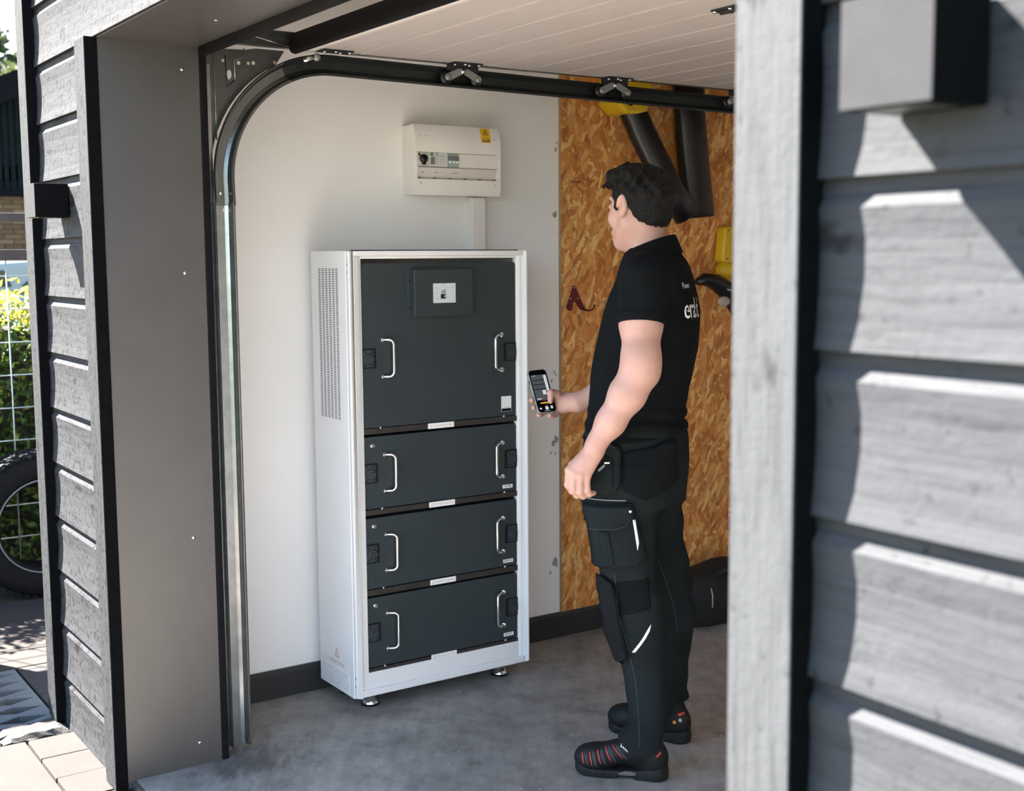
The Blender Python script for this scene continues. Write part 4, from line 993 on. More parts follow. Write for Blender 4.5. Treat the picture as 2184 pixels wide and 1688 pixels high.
def in_hedge(rg, n):
    p = np.stack([rg.uniform(-3.65, -2.80, n), rg.uniform(-2.6, 3.4, n), rg.uniform(0.03, 1.24, n)], 1)
    f = rg.uniform(size=n) < 0.62; p[f, 0] = rg.uniform(-2.98, -2.74, f.sum()); return p
def on_top(rg, n): return np.stack([rg.uniform(-3.65, -2.74, n), rg.uniform(-2.6, 3.4, n), 1.19+np.abs(rg.normal(0, 0.075, n))], 1)
leaves('leaf_mass', *leaf_mesh(26000, in_hedge, 0.028, 1), 'hedgeleaf', hd)
leaves('young_growth', *leaf_mesh(9000, on_top, 0.026, 2), 'hedgetop', hd)
core_ = MB().box(-3.55, -3.02, -2.5, 3.3, -0.05, 1.15).build('dark_interior', 'soil', hd)
for y in (-0.6, 0.1, 0.8): MB().tube([(-3.2, y, -0.06), (-3.2, y+0.05, 0.6)], 0.02, 8).build('hedge_stem', 'bark', hd, smooth=True)

# parked vehicle beyond the hedge
M['carwhite'] = plain('pale_blue_white_paint', (0.20, 0.24, 0.245, 1), 0.2, 0, 0.03, 3)
M['carteal'] = plain('teal_blue_paint', (0.06, 0.21, 0.28, 1), 0.25, 0, 0.05, 3)
M['glassdark'] = plain('dark_window_glass', (0.015, 0.03, 0.035, 1), 0.08, 0, 0.05, 5)
cy = 2.15; cxx = -10.2
car = thing('parked_car', (cxx, cy, -0.16), 'pale blue and white car partly hidden behind the hedge', 'car')
body = [(-2.2, 0.32), (-2.25, 0.62), (-2.05, 0.86), (-1.35, 0.98), (-1.25, 1.17), (2.1, 1.17), (2.2, 0.9), (2.2, 0.35), (1.75, 0.25), (-1.8, 0.25)]
MB().prism([(cy+p, q_) for p, q_ in body], 0, cxx-0.85, cxx+0.85).build('car_body', 'carteal', car, 0.08, seg=3)
roof = [(-1.30, 1.17), (-1.0, 1.33), (-0.55, 1.47), (0.4, 1.53), (1.4, 1.49), (1.95, 1.30), (2.08, 1.17)]
MB().prism([(cy+p, q_) for p, q_ in roof], 0, cxx-0.76, cxx+0.76).build('car_roof', 'carwhite', car, 0.05, seg=3)
for a, b_ in ((-0.98, -0.30), (-0.22, 0.72), (0.80, 1.62)):
    MB().prism([(cy+a, 1.24), (cy+b_, 1.24), (cy+b_-0.06, 1.40), (cy+a+0.20, 1.40)], 0, cxx+0.7605, cxx+0.775).build('side_window', 'glassdark', car, 0.01)
for y in (-1.35, 1.3):
    MB().lathe([(0.31, 0), (0.33, 0.03), (0.33, 0.17), (0.31, 0.2)], (cxx+0.66, cy+y, 0.17), (1, 0, 0), 28).build('wheel', 'tyre', car, smooth=True)

# neighbouring house: brick below, dark boarding above
HXX, HY = -14.2, 2.9
M['brickwall'] = plain('mortar', (0.055, 0.040, 0.030, 1), 0.95, 0, 0.15, 30)
def m_brick():
    t = NT('yellow_brick'); oi = t.add('ShaderNodeObjectInfo'); n = t.noise(t.coords(), 30, 3)
    c = t.ramp(oi.outputs['Random'], [(0.0, (0.085, 0.042, 0.021, 1)), (0.5, (0.12, 0.064, 0.033, 1)), (1.0, (0.15, 0.085, 0.045, 1))])
    t.base(t.mix(0.5, c, t.ramp(n.outputs[0], [(0.3, (0.7, 0.7, 0.7, 1)), (0.7, (1.1, 1.1, 1.1, 1))]), 'MULTIPLY')); return t.set(0.9, 0, 0.2)
M['brick'] = m_brick()
M['boarding'] = plain('black_green_boarding', (0.0055, 0.0075, 0.0075, 1), 0.9, 0, 0.25, 8, 0, 0.05)
M['rooftar'] = plain('dark_roofing', (0.004, 0.0045, 0.005, 1), 0.9, 0, 0.2, 8, 0, 0.05)
hs = thing('neighbour_house', (HXX-3, HY, -0.16), 'neighbouring house with dark boarded gable above yellow brick', 'house')
MB().box(HXX-6, HXX-0.02, HY-3.4, HY+6.0, -0.16, 2.36).build('brick_wall', 'brickwall', hs)
bk = None; bl_, bh_, jn = 0.228, 0.054, 0.0125
for r_ in range(22):
    z = 0.92+r_*(bh_+jn)
    for c_ in range(12):
        y = HY-1.15+(c_+(0.5 if r_ % 2 else 0))*(bl_+jn)
        if bk is None: bk = MB().box(HXX-0.03, HXX, y, y+bl_, z, z+bh_).build('brick', 'brick', hs, 0.0, origin=(HXX, y, z))
        else: inst(bk, 'brick', (HXX, y, z), hs)
rest = MB()
for r_ in range(33):
    z = 0.92+(r_-11)*(bh_+jn)
    for c_ in range(-10, 28):
        if r_ >= 11 and 0 <= c_ < 12: continue
        y = HY-1.15+(c_+(0.5 if r_ % 2 == 0 else 0))*(bl_+jn)
        rest.box(HXX-0.03, HXX, y, y+bl_, z, z+bh_)
tag(rest.build('outer_bricks', 'brick', hs), kind='stuff')
gz = lambda y: 3.62+(y-HY)*0.46
MB().prism([(HY-3.4, 2.36), (HY+6, 2.36), (HY+6, 3.4), (HY+1.3, gz(HY+1.3)), (HY-3.4, gz(HY-3.4))], 0, HXX-6, HXX+0.02).build('gable_wall', 'boarding', hs)
for c_ in range(34):
    y = HY-1.4+c_*0.085
    MB().prism([(y, 2.44), (y+0.055, 2.44), (y+0.055, gz(y+0.055)-0.02), (y, gz(y)-0.02)], 0, HXX+0.02, HXX+0.045).build('gable_board', 'boarding', hs)
MB().box(HXX+0.02, HXX+0.08, HY-3.4, HY+6, 2.34, 2.45).build('gable_sill', 'rooftar', hs)
MB().prism([(HY-3.7, gz(HY-3.7)-0.05), (HY+1.3, gz(HY+1.3)-0.05), (HY+6.4, gz(HY-3.8)-0.05), (HY+6.4, gz(HY-3.8)+0.30), (HY+1.3, gz(HY+1.3)+0.30), (HY-3.7, gz(HY-3.7)+0.30)], 0, HXX-6.2, HXX+0.35).build('gable_roof', 'rooftar', hs)
def tree(c, r, n, seed, label):
    t = thing('tree', (c[0], c[1], -0.16), label, 'tree')
    cents = np.random.default_rng(seed).normal(size=(26, 3))*np.array(r)*0.55
    def ins(rg, n_):
        k = rg.integers(0, len(cents), n_); return np.array(c)+cents[k]+rg.normal(size=(n_, 3))*np.array(r)*0.16
    leaves('tree_crown', *leaf_mesh(n, ins, 0.10, seed), 'treeleaf', t)
    MB().tube([(c[0], c[1], -0.17), (c[0]+0.1, c[1], c[2]*0.5), (c[0], c[1]+0.1, c[2])], [0.2, 0.15, 0.06], 10).build('trunk', 'bark', t, smooth=True)
tree((-23.5, 4.62, 5.0), (1.0, 0.75, 0.85), 6000, 3, 'loose leafy tree rising behind the neighbouring house roof')
# ================================================================== the man
# local frame of the man: x = across the view (his back), y = away from the viewer, z up
POS = Vector((0.705, 1.3535, 0.0)); PROT = math.atan2(0.82832, 0.56025)
PM = Matrix.Translation(POS) @ Matrix.Rotation(PROT, 4, 'Z')
A3 = lambda *p: np.array(p, float)
F_B = A3(-0.93, 0.37, 0); F_B /= np.linalg.norm(F_B); L_B = A3(-F_B[1], F_B[0], 0)     # torso: forward, left
F_H = A3(-0.616, 0.788, 0); L_H = A3(-F_H[1], F_H[0], 0)                                 # head
def smin(a, b, k):
    h = np.clip(0.5+0.5*(b-a)/k, 0, 1); return b*(1-h)+a*h-k*h*(1-h)
def smax(a, b, k): return -smin(-a, -b, k)
def cap(p, a, b, ra, rb):
    a, b = np.asarray(a, float), np.asarray(b, float); ab = b-a; L2 = (ab*ab).sum()
    t = np.clip(((p-a)@ab)/L2, 0, 1); d = p-a-t[:, None]*ab
    return np.sqrt((d*d).sum(1))-(ra+(rb-ra)*t)
def chain(p, pts, rs, k=0.012):
    d = None
    for i in range(len(pts)-1):
        c = cap(p, pts[i], pts[i+1], rs[i], rs[i+1]); d = c if d is None else smin(d, c, k)
    return d
def ell(p, c, ax, r):
    """ax: three unit axes (rows)"""
    q = (p-np.asarray(c))@np.asarray(ax).T; r = np.asarray(r, float)
    k0 = np.sqrt(((q/r)**2).sum(1)); k1 = np.sqrt(((q/(r*r))**2).sum(1))+1e-9
    return k0*(k0-1)/k1
def loft(p, tab, yaw=0.0, n=2.0):
    """tab rows: z, cx, cy, a (along the yaw axis), b (across) ; generalised elliptical column"""
    t = np.asarray(tab, float); t = t[np.argsort(t[:, 0])]; z = p[:, 2]
    cx, cy, a, b = (np.interp(z, t[:, 0], t[:, i]) for i in (1, 2, 3, 4))
    c, s = math.cos(yaw), math.sin(yaw); dx, dy = p[:, 0]-cx, p[:, 1]-cy
    u, v = dx*c+dy*s, -dx*s+dy*c
    rr = (np.abs(u/a)**n+np.abs(v/b)**n)**(1/n)
    d = (rr-1)*np.minimum(a, b)
    return np.maximum(d, np.maximum(t[0, 0]-z, z-t[-1, 0]))
def sdf_mesh(f, lo, hi, h, name, mat, parent, blk=10):
    lo = np.asarray(lo, float); hi = np.asarray(hi, float)
    nb = np.ceil((hi-lo)/(h*blk)).astype(int); n = nb*blk+1
    val = np.full(n, 1.0, np.float32)
    # coarse pass over block centres
    ci = np.stack(np.meshgrid(*[np.arange(k) for k in nb], indexing='ij'), -1).reshape(-1, 3)
    cen = lo+(ci+0.5)*blk*h; d = f(cen)
    act = np.abs(d) < blk*h*1.25
    inside = ci[d <= -blk*h*1.25]
    for i, j, k in inside: val[i*blk:(i+1)*blk+1, j*blk:(j+1)*blk+1, k*blk:(k+1)*blk+1] = -1
    g = np.stack(np.meshgrid(*[np.arange(blk+1)]*3, indexing='ij'), -1).reshape(-1, 3)
    A = ci[act]
    for s0 in range(0, len(A), 96):
        idx = (A[s0:s0+96, None, :]*blk+g[None]).reshape(-1, 3)
        v = f(lo+idx*h); val[idx[:, 0], idx[:, 1], idx[:, 2]] = v
    # naive surface nets
    S = val < 0
    c8 = [(i, j, k) for i in (0, 1) for j in (0, 1) for k in (0, 1)]
    sl = lambda i, j, k: S[i:n[0]-1+i, j:n[1]-1+j, k:n[2]-1+k]
    anyi = np.zeros(n-1, bool); alli = np.ones(n-1, bool)
    for c in c8: anyi |= sl(*c); alli &= sl(*c)
    cells = np.argwhere(anyi & ~alli); vid = np.full(n-1, -1, np.int64); vid[tuple(cells.T)] = np.arange(len(cells))
    acc = np.zeros((len(cells), 3)); cnt = np.zeros(len(cells))
    for ia, ca in enumerate(c8):
        for ax in range(3):
            if ca[ax]: continue
            cb = list(ca); cb[ax] = 1
            va = val[cells[:, 0]+ca[0], cells[:, 1]+ca[1], cells[:, 2]+ca[2]].astype(float); vb = val[cells[:, 0]+cb[0], cells[:, 1]+cb[1], cells[:, 2]+cb[2]].astype(float)
            m = (va < 0) != (vb < 0); t = np.where(m, va/(va-vb+1e-12*(va == vb)), 0)
            pt = np.tile(np.array(ca, float), (len(cells), 1)); pt[:, ax] += t
            acc[m] += pt[m]; cnt[m] += 1
    V = lo+(cells+acc/cnt[:, None])*h
    faces = []
    for ax in range(3):
        o1, o2 = [(1, 2), (2, 0), (0, 1)][ax]
        sa = [slice(0, None)]*3; sb = [slice(0, None)]*3; sa[ax] = slice(0, -1); sb[ax] = slice(1, None)
        a, b = S[tuple(sa)], S[tuple(sb)]
        e = np.argwhere(a != b); ok = (e[:, o1] > 0) & (e[:, o2] > 0) & (e[:, o1] < n[o1]-1) & (e[:, o2] < n[o2]-1); e = e[ok]
        ins = a[tuple(e.T)]
        def cell(d1, d2):
            c = e.copy(); c[:, o1] -= d1; c[:, o2] -= d2; return vid[tuple(c.T)]
        qd = np.stack([cell(1, 1), cell(0, 1), cell(0, 0), cell(1, 0)], 1)
        qd[~ins] = qd[~ins][:, ::-1]; faces.append(qd)
    Fq = np.concatenate(faces)
    me = bpy.data.meshes.new(name)
    me.vertices.add(len(V)); me.vertices.foreach_set('co', V.ravel())
    me.loops.add(Fq.size); me.loops.foreach_set('vertex_index', Fq.ravel().astype(np.int32))
    me.polygons.add(len(Fq)); me.polygons.foreach_set('loop_start', np.arange(0, Fq.size, 4, dtype=np.int32)); me.polygons.foreach_set('loop_total', np.full(len(Fq), 4, np.int32))
    me.update(); me.validate()
    me.polygons.foreach_set('use_smooth', np.ones(len(Fq), bool))
    return plink(name, me, mat, parent)
def plink(name, me, mat, parent):
    me.materials.append(M[mat]); o = bpy.data.objects.new(name, me); COL.objects.link(o)
    o.parent = parent; WORG[o.name] = Vector((0, 0, 0)); return o
def pbuild(mb, name, mat, parent, smooth=True, bevel=0.0):
    """parts given in the man's local frame"""
    me = bpy.data.meshes.new(name); me.from_pydata([tuple(p) for p in mb.v], [], mb.f); me.validate()
    bm = bmesh.new(); bm.from_mesh(me); bmesh.ops.recalc_face_normals(bm, faces=bm.faces); bm.to_mesh(me); bm.free()
    if smooth: me.polygons.foreach_set('use_smooth', [True]*len(me.polygons))
    o = plink(name, me, mat, parent)
    if bevel:
        md = o.modifiers.new('bevel', 'BEVEL'); md.width = bevel; md.segments = 2; md.limit_method = 'ANGLE'
    return o
# ---- materials
def m_skin():
    t = NT('fair_skin'); v = t.coords(kind='Object')
    n = t.noise(v, 16, 4); f = t.noise(v, 260, 3)
    t.base(t.ramp(n.outputs[0], [(0.3, (0.47, 0.262, 0.205, 1)), (0.7, (0.55, 0.330, 0.268, 1))])); t.bump(f.outputs[0], 0.10, 0.001)
    t.b.inputs['Subsurface Weight'].default_value = 0.18; t.b.inputs['Subsurface Radius'].default_value = (0.012, 0.005, 0.003); t.b.inputs['Subsurface Scale'].default_value = 0.6
    return t.set(0.52, 0, 0.35)
M['skin'] = m_skin()
def m_cloth(name, col, sc=900, bump=0.25, rough=0.9):
    t = NT(name); v = t.coords(kind='Object'); w = t.noise(v, sc, 2); n = t.noise(v, 7, 3); k = t.noise(t.coords((1, 1, 0.45), kind='Object'), 9, 3, 0.5, 0.8)
    t.base(t.ramp(n.outputs[0], [(0.3, tuple(c*0.8 for c in col)+(1,)), (0.7, tuple(c*1.2 for c in col)+(1,))]))
    b = t.bump(k.outputs[0], 0.35, 0.02); b2 = t.add('ShaderNodeBump'); b2.inputs['Strength'].default_value = bump; b2.inputs['Distance'].default_value = 0.001
    t.link(w.outputs[0], b2.inputs['Height']); t.link(b.outputs[0], b2.inputs['Normal']); t.link(b2.outputs[0], t.b.inputs['Normal'])
    t.b.inputs['Sheen Weight'].default_value = 0.0; t.b.inputs['Sheen Roughness'].default_value = 0.5
    return t.set(rough, 0, 0.10)
M['shirt'] = m_cloth('black_polo_cloth', (0.0050, 0.0060, 0.0068))
M['trouser'] = m_cloth('dark_work_trouser_cloth', (0.0105, 0.0140, 0.0150))
M['trouserblack'] = m_cloth('black_work_trouser_cloth', (0.0050, 0.0062, 0.0070))
M['pad'] = m_cloth('reinforced_black_cloth', (0.0085, 0.0095, 0.0108), 500, 0.4)
M['stitch'] = plain('grey_stitching', (0.13, 0.15, 0.155, 1), 0.8, 0, 0.1, 30)
M['reflective'] = plain('reflective_tape', (0.82, 0.80, 0.88, 1), 0.35, 0, 0.02, 30)
def m_hair():
    t = NT('black_hair'); v = t.coords((1, 1, 0.35), kind='Object'); n = t.noise(v, 160, 4, 0.6, 1.2)
    t.base(t.ramp(n.outputs[0], [(0.3, (0.0015, 0.0013, 0.0012, 1)), (0.7, (0.006, 0.0045, 0.0035, 1))])); t.bump(n.outputs[0], 0.8, 0.006)
    return t.set(0.55, 0, 0.22)
M['hair'] = m_hair()
man = thing('person', POS, 'man in black polo shirt and dark work trousers holding a phone beside the cabinet', 'person')
man.rotation_euler = (0, 0, PROT)

# ---- anatomy (all in the local frame)
HC = A3(-0.001, 0.006, 1.640)
hp_ = lambda f, l, z: HC*A3(1, 1, 0)+F_H*f+L_H*l+A3(0, 0, z)
HAX = [F_H, L_H, A3(0, 0, 1)]
SH_L, EL_L, WR_L = A3(-0.012, -0.178, 1.436), A3(-0.026, -0.243, 1.190), A3(-0.149, -0.240, 0.980)
SH_R, EL_R, WR_R = A3(0.098, 0.172, 1.436), A3(0.078, 0.235, 1.150), A3(-0.168, 0.212, 1.052)
TORSO = [(1.535, 0.030, 0, 0.060, 0.062), (1.512, 0.034, 0, 0.072, 0.085), (1.482, 0.038, 0, 0.088, 0.128), (1.435, 0.042, 0, 0.102, 0.162), (1.388, 0.039, 0, 0.119, 0.178), (1.340, 0.035, 0, 0.132, 0.182), (1.293, 0.029, 0, 0.138, 0.182), (1.225, 0.019, 0, 0.144, 0.180), (1.171, 0.008, 0, 0.143, 0.177), (1.116, -0.002, 0, 0.138, 0.174), (1.061, -0.009, 0, 0.137, 0.174), (1.013, -0.010, 0, 0.141, 0.177), (0.975, -0.010, 0, 0.146, 0.181)]
YAW = math.atan2(F_B[1], F_B[0])
# near (left) hand, hanging with loosely curled fingers: joints MCP, PIP, DIP, tip
LH = {'index': [(-0.2165, -0.246, 0.918), (-0.2200, -0.246, 0.879), (-0.2090, -0.228, 0.858), (-0.1920, -0.210, 0.852)],
      'middle': [(-0.2040, -0.251, 0.911), (-0.2070, -0.254, 0.866), (-0.1960, -0.236, 0.848), (-0.1800, -0.216, 0.846)],
      'ring': [(-0.1870, -0.252, 0.906), (-0.1890, -0.256, 0.862), (-0.1790, -0.240, 0.846), (-0.1640, -0.222, 0.846)],
      'little': [(-0.1690, -0.248, 0.905), (-0.1690, -0.252, 0.866), (-0.1610, -0.242, 0.852), (-0.1490, -0.232, 0.853)]}
LHR = {'index': (.0118, .0108, .0095, .0082), 'middle': (.0118, .0108, .0095, .0082), 'ring': (.0112, .0102, .0090, .0078), 'little': (.0100, .0092, .0082, .0072)}
PHC = A3(-0.281, 0.203, 1.088)                                             # phone centre
PUP = A3(-0.033, 0.045, 0.123); PUP /= np.linalg.norm(PUP)
PRT = A3(0.053, 0.035, 0.008); PRT -= PUP*(PRT@PUP); PRT /= np.linalg.norm(PRT)
PNR = np.cross(PRT, PUP)                                                   # screen normal
PW, PHt, PTH = 0.0680, 0.1400, 0.0100
ph = lambda x, y, z=0.0: PHC+PRT*x+PUP*y+PNR*z                             # point in phone coordinates
RH_ = {'thumb': [ph(0.062, -0.034, 0.002), ph(0.038, -0.018, 0.016), ph(0.016, -0.014, 0.022), ph(0.0130, -0.038, 0.0135)],
       'index': [ph(0.052, -0.004, -0.020), ph(0.012, -0.012, -0.024), ph(-0.022, -0.020, -0.020), ph(-0.0415, -0.0235, -0.003)],
       'middle': [ph(0.050, -0.022, -0.022), ph(0.010, -0.034, -0.026), ph(-0.022, -0.043, -0.021), ph(-0.0400, -0.0465, -0.005)],
       'ring': [ph(0.050, -0.040, -0.020), ph(0.014, -0.056, -0.024), ph(-0.010, -0.066, -0.020), ph(-0.026, -0.070, -0.010)],
       'little': [ph(0.052, -0.056, -0.012), ph(0.034, -0.076, -0.010), ph(0.016, -0.0830, -0.002), ph(0.002, -0.0815, 0.006)]}
RHR = {'thumb': (.0165, .0122, .0105, .0085), 'index': (.0112, .0100, .0090, .0080), 'middle': (.0112, .0100, .0090, .0080), 'ring': (.0108, .0098, .0088, .0078), 'little': (.0100, .0088, .0080, .0072)}
PALM_R = [WR_R, ph(0.078, -0.045, -0.004), ph(0.055, -0.028, -0.018)]
def f_hand_l(p):
    wr = WR_L
    d = cap(p, wr+A3(0.012, 0, 0.02), wr, 0.027, 0.025)
    # palm: a flattened block between wrist and knuckles
    for nme, off in (('index', -0.012), ('middle', -0.005), ('ring', 0.004), ('little', 0.011)):
        base = wr+A3(off, 0.004, -0.012); d = smin(d, cap(p, base, LH[nme][0], 0.0165, 0.0125), 0.014)
    d = smin(d, cap(p, wr+A3(-0.008, 0.018, -0.02), A3(-0.205, -0.226, 0.915), 0.0165, 0.012), 0.012)
    th = [wr+A3(-0.014, 0.020, -0.014), A3(-0.205, -0.208, 0.925), A3(-0.212, -0.200, 0.895), A3(-0.206, -0.196, 0.872)]
    fd = chain(p, th, (.017, .0135, .0115, .0090), 0.006)
    d = smin(d, fd, 0.008)
    fs = None
    for nme in LH:
        c = chain(p, LH[nme], LHR[nme], 0.004); fs = c if fs is None else smin(fs, c, 0.0022)
    d = smin(d, fs, 0.005)
    for nme in LH:
        d = smin(d, np.sqrt(((p-np.array(LH[nme][0])-A3(0, -0.004, 0.001))**2).sum(1))-0.0090, 0.008)
    return d
def f_hand_r(p):
    d = cap(p, WR_R+A3(0.03, 0.002, 0.010), WR_R, 0.0285, 0.0250)
    d = smin(d, cap(p, PALM_R[0], ph(0.074, -0.034, -0.006), 0.024, 0.021), 0.018)
    d = smin(d, cap(p, PALM_R[0]+A3(-0.01, 0, -0.006), ph(0.060, -0.060, -0.006), 0.020, 0.0165), 0.016)
    d = smin(d, cap(p, PALM_R[0]+A3(-0.01, 0, 0.004), RH_['thumb'][0], 0.020, 0.0185), 0.016)
    for k in ('index', 'middle', 'ring', 'little'):
        d = smin(d, cap(p, ph(0.076, -0.040, -0.010), RH_[k][0], 0.0175, 0.0125), 0.012)
    fs = None
    for k in ('index', 'middle', 'ring', 'little'):
        c = chain(p, RH_[k], RHR[k], 0.004); fs = c if fs is None else smin(fs, c, 0.002)
    d = smin(d, fs, 0.005)
    d = smin(d, chain(p, RH_['thumb'], RHR['thumb'], 0.005), 0.007)
    # the phone itself stays free of the hand
    q = np.stack([(p-PHC)@PRT, (p-PHC)@PUP, (p-PHC)@PNR], 1)
    bx_ = np.maximum(np.maximum(np.abs(q[:, 0])-PW/2-0.0008, np.abs(q[:, 1])-PHt/2-0.0008), np.abs(q[:, 2])-PTH/2-0.0008)
    return smax(d, -bx_, 0.002)
def f_arm_l(p):
    d = chain(p, [SH_L, A3(-0.019, -0.210, 1.32), EL_L+A3(0.004, 0, 0.03), EL_L], (.062, .0545, .0490, .0455), 0.03)
    d = smin(d, chain(p, [EL_L+A3(0.002, 0, -0.006), A3(-0.058, -0.243, 1.128), A3(-0.104, -0.240, 1.050), WR_L+A3(0.006, 0, 0.012)], (.0455, .0475, .0375, .0275), 0.025), 0.03)
    d = smin(d, ell(p, EL_L+A3(0.022, 0.006, -0.004), [A3(1, 0, 0), A3(0, 1, 0), A3(0, 0, 1)], (0.024, 0.024, 0.030)), 0.025)
    return d
def f_arm_r(p):
    d = chain(p, [SH_R, A3(0.09, 0.205, 1.30), EL_R], (.062, .052, .046), 0.03)
    return smin(d, chain(p, [EL_R, A3(0.0, 0.232, 1.118), A3(-0.100, 0.220, 1.080), WR_R], (.046, .0455, .0355, .0270), 0.025), 0.03)
def f_head(p):
    d = ell(p, hp_(-0.012, 0, 1.668), HAX, (0.090, 0.0715, 0.074))
    d = smin(d, ell(p, hp_(0.030, 0, 1.612), HAX, (0.062, 0.060, 0.088)), 0.035)
    d = smin(d, ell(p, hp_(0.056, 0, 1.540), HAX, (0.030, 0.032, 0.024)), 0.028)
    for s in (-1, 1):
        d = smin(d, cap(p, hp_(0.000, s*0.050, 1.588), hp_(0.050, s*0.024, 1.540), 0.020, 0.016), 0.030)       # jaw line
        d = smin(d, ell(p, hp_(0.060, s*0.040, 1.607), HAX, (0.020, 0.020, 0.020)), 0.022)                     # cheek bones
        d = smax(d, -ell(p, hp_(0.0960, s*0.031, 1.642), HAX, (0.016, 0.017, 0.012)), 0.016)                   # eye sockets
        d = smin(d, ell(p, hp_(0.0825, s*0.031, 1.642), HAX, (0.0105, 0.0125, 0.0085)), 0.003)                  # eyelids
        d = smin(d, cap(p, hp_(0.090, s*0.014, 1.664), hp_(0.078, s*0.044, 1.666), 0.0045, 0.0040), 0.012)      # brow
    d = smin(d, cap(p, hp_(0.092, 0, 1.652), hp_(0.112, 0, 1.606), 0.0065, 0.0105), 0.012)                      # nose
    for s in (-1, 1): d = smin(d, ell(p, hp_(0.100, s*0.011, 1.601), HAX, (0.009, 0.0075, 0.0065)), 0.006)
    d = smin(d, cap(p, hp_(0.0935, -0.018, 1.571), hp_(0.0935, 0.018, 1.571), 0.0052, 0.0052), 0.008)
    d = smin(d, cap(p, hp_(0.0925, -0.015, 1.562), hp_(0.0925, 0.015, 1.562), 0.0058, 0.0058), 0.006)
    # ears
    for s in (-1, 1):
        e = ell(p, hp_(-0.004, s*0.0755, 1.642), [F_H*0.966+L_H*s*0.26, L_H*0.966-F_H*s*0.26, A3(0, 0, 1)], (0.0185, 0.0080, 0.0310))
        e = smin(e, ell(p, hp_(-0.002, s*0.074, 1.620), HAX, (0.0095, 0.006, 0.0125)), 0.008)
        e = smax(e, -ell(p, hp_(-0.001, s*0.0845, 1.648), HAX, (0.0105, 0.0072, 0.0200)), 0.003)
        e = smax(e, -ell(p, hp_(0.005, s*0.080, 1.634), HAX, (0.0060, 0.0080, 0.0065)), 0.004)
        d = smin(d, e, 0.006)
    neck = chain(p, [A3(0.030, 0.000, 1.455), A3(0.022, 0.002, 1.520), hp_(-0.018, 0, 1.590)], (.064, .0555, .0560), 0.02)
    d = smin(d, neck, 0.020)
    return smin(d, cap(p, hp_(0.02, 0.022, 1.60), A3(0.005, -0.040, 1.485), 0.012, 0.012), 0.03)
def shrink(tab, e): return [(z, cx, cy, a-e, b-e) for z, cx, cy, a, b in tab]
def f_body(p):
    z = p[:, 2]; d = np.full(len(p), 1.0)
    def part(mask, fn):
        if mask.any(): d[mask] = smin(d[mask], fn(p[mask]), 0.02)
    part(z > 0.9, lambda q: np.maximum(loft(q, shrink(TORSO, 0.016), YAW), 0.93-q[:, 2]))
    part(z < 1.02, lambda q: f_legs_core(q))
    part(z > 1.38, f_head)
    part((z > 0.80) & (p[:, 1] < -0.07), lambda q: smin(f_arm_l(q), f_hand_l(q), 0.012))
    part((z > 0.95) & (p[:, 1] > 0.07), lambda q: smin(f_arm_r(q), f_hand_r(q), 0.012))
    return d
LEG_L = [(0.90, -0.050, -0.084, 0.105, 0.092), (0.810, -0.066, -0.088, 0.104, 0.090), (0.749, -0.060, -0.090, 0.099, 0.088), (0.694, -0.054, -0.093, 0.092, 0.086), (0.639, -0.049, -0.096, 0.086, 0.083), (0.584, -0.040, -0.099, 0.082, 0.079), (0.529, -0.034, -0.101, 0.085, 0.077), (0.473, -0.026, -0.104, 0.084, 0.075), (0.417, -0.016, -0.107, 0.079, 0.073), (0.362, -0.003, -0.110, 0.072, 0.070), (0.319, 0.006, -0.113, 0.064, 0.067), (0.263, 0.010, -0.117, 0.060, 0.064), (0.207, 0.012, -0.120, 0.057, 0.062), (0.164, 0.011, -0.122, 0.055, 0.060), (0.125, 0.003, -0.124, 0.064, 0.063), (0.076, -0.002, -0.127, 0.069, 0.066)]
LEG_R = [(0.90, 0.030, 0.084, 0.105, 0.092), (0.80, 0.040, 0.090, 0.100, 0.090), (0.749, 0.046, 0.094, 0.090, 0.088), (0.647, 0.060, 0.104, 0.086, 0.084), (0.604, 0.070, 0.108, 0.088, 0.082), (0.516, 0.082, 0.118, 0.092, 0.080), (0.414, 0.090, 0.128, 0.095, 0.078), (0.340, 0.092, 0.136, 0.089, 0.074), (0.237, 0.092, 0.146, 0.076, 0.070), (0.192, 0.092, 0.150, 0.074, 0.068), (0.140, 0.094, 0.154, 0.076, 0.068), (0.090, 0.092, 0.158, 0.078, 0.066)]
def f_legs_core(p):
    d = smin(loft(p, shrink(LEG_L[:-1], 0.022)+[(0.05, 0.02, -0.13, 0.035, 0.035)]), loft(p, shrink(LEG_R[:-1], 0.022)+[(0.05, 0.11, 0.155, 0.035, 0.035)]), 0.03)
    return smin(d, loft(p, [(1.02, -0.010, 0, 0.120, 0.158), (0.90, -0.012, 0, 0.125, 0.160), (0.84, -0.012, 0, 0.118, 0.150)], YAW), 0.04)
body = sdf_mesh(f_body, (-0.36, -0.32, 0.03), (0.22, 0.30, 1.775), 0.0030, 'body', 'skin', man)

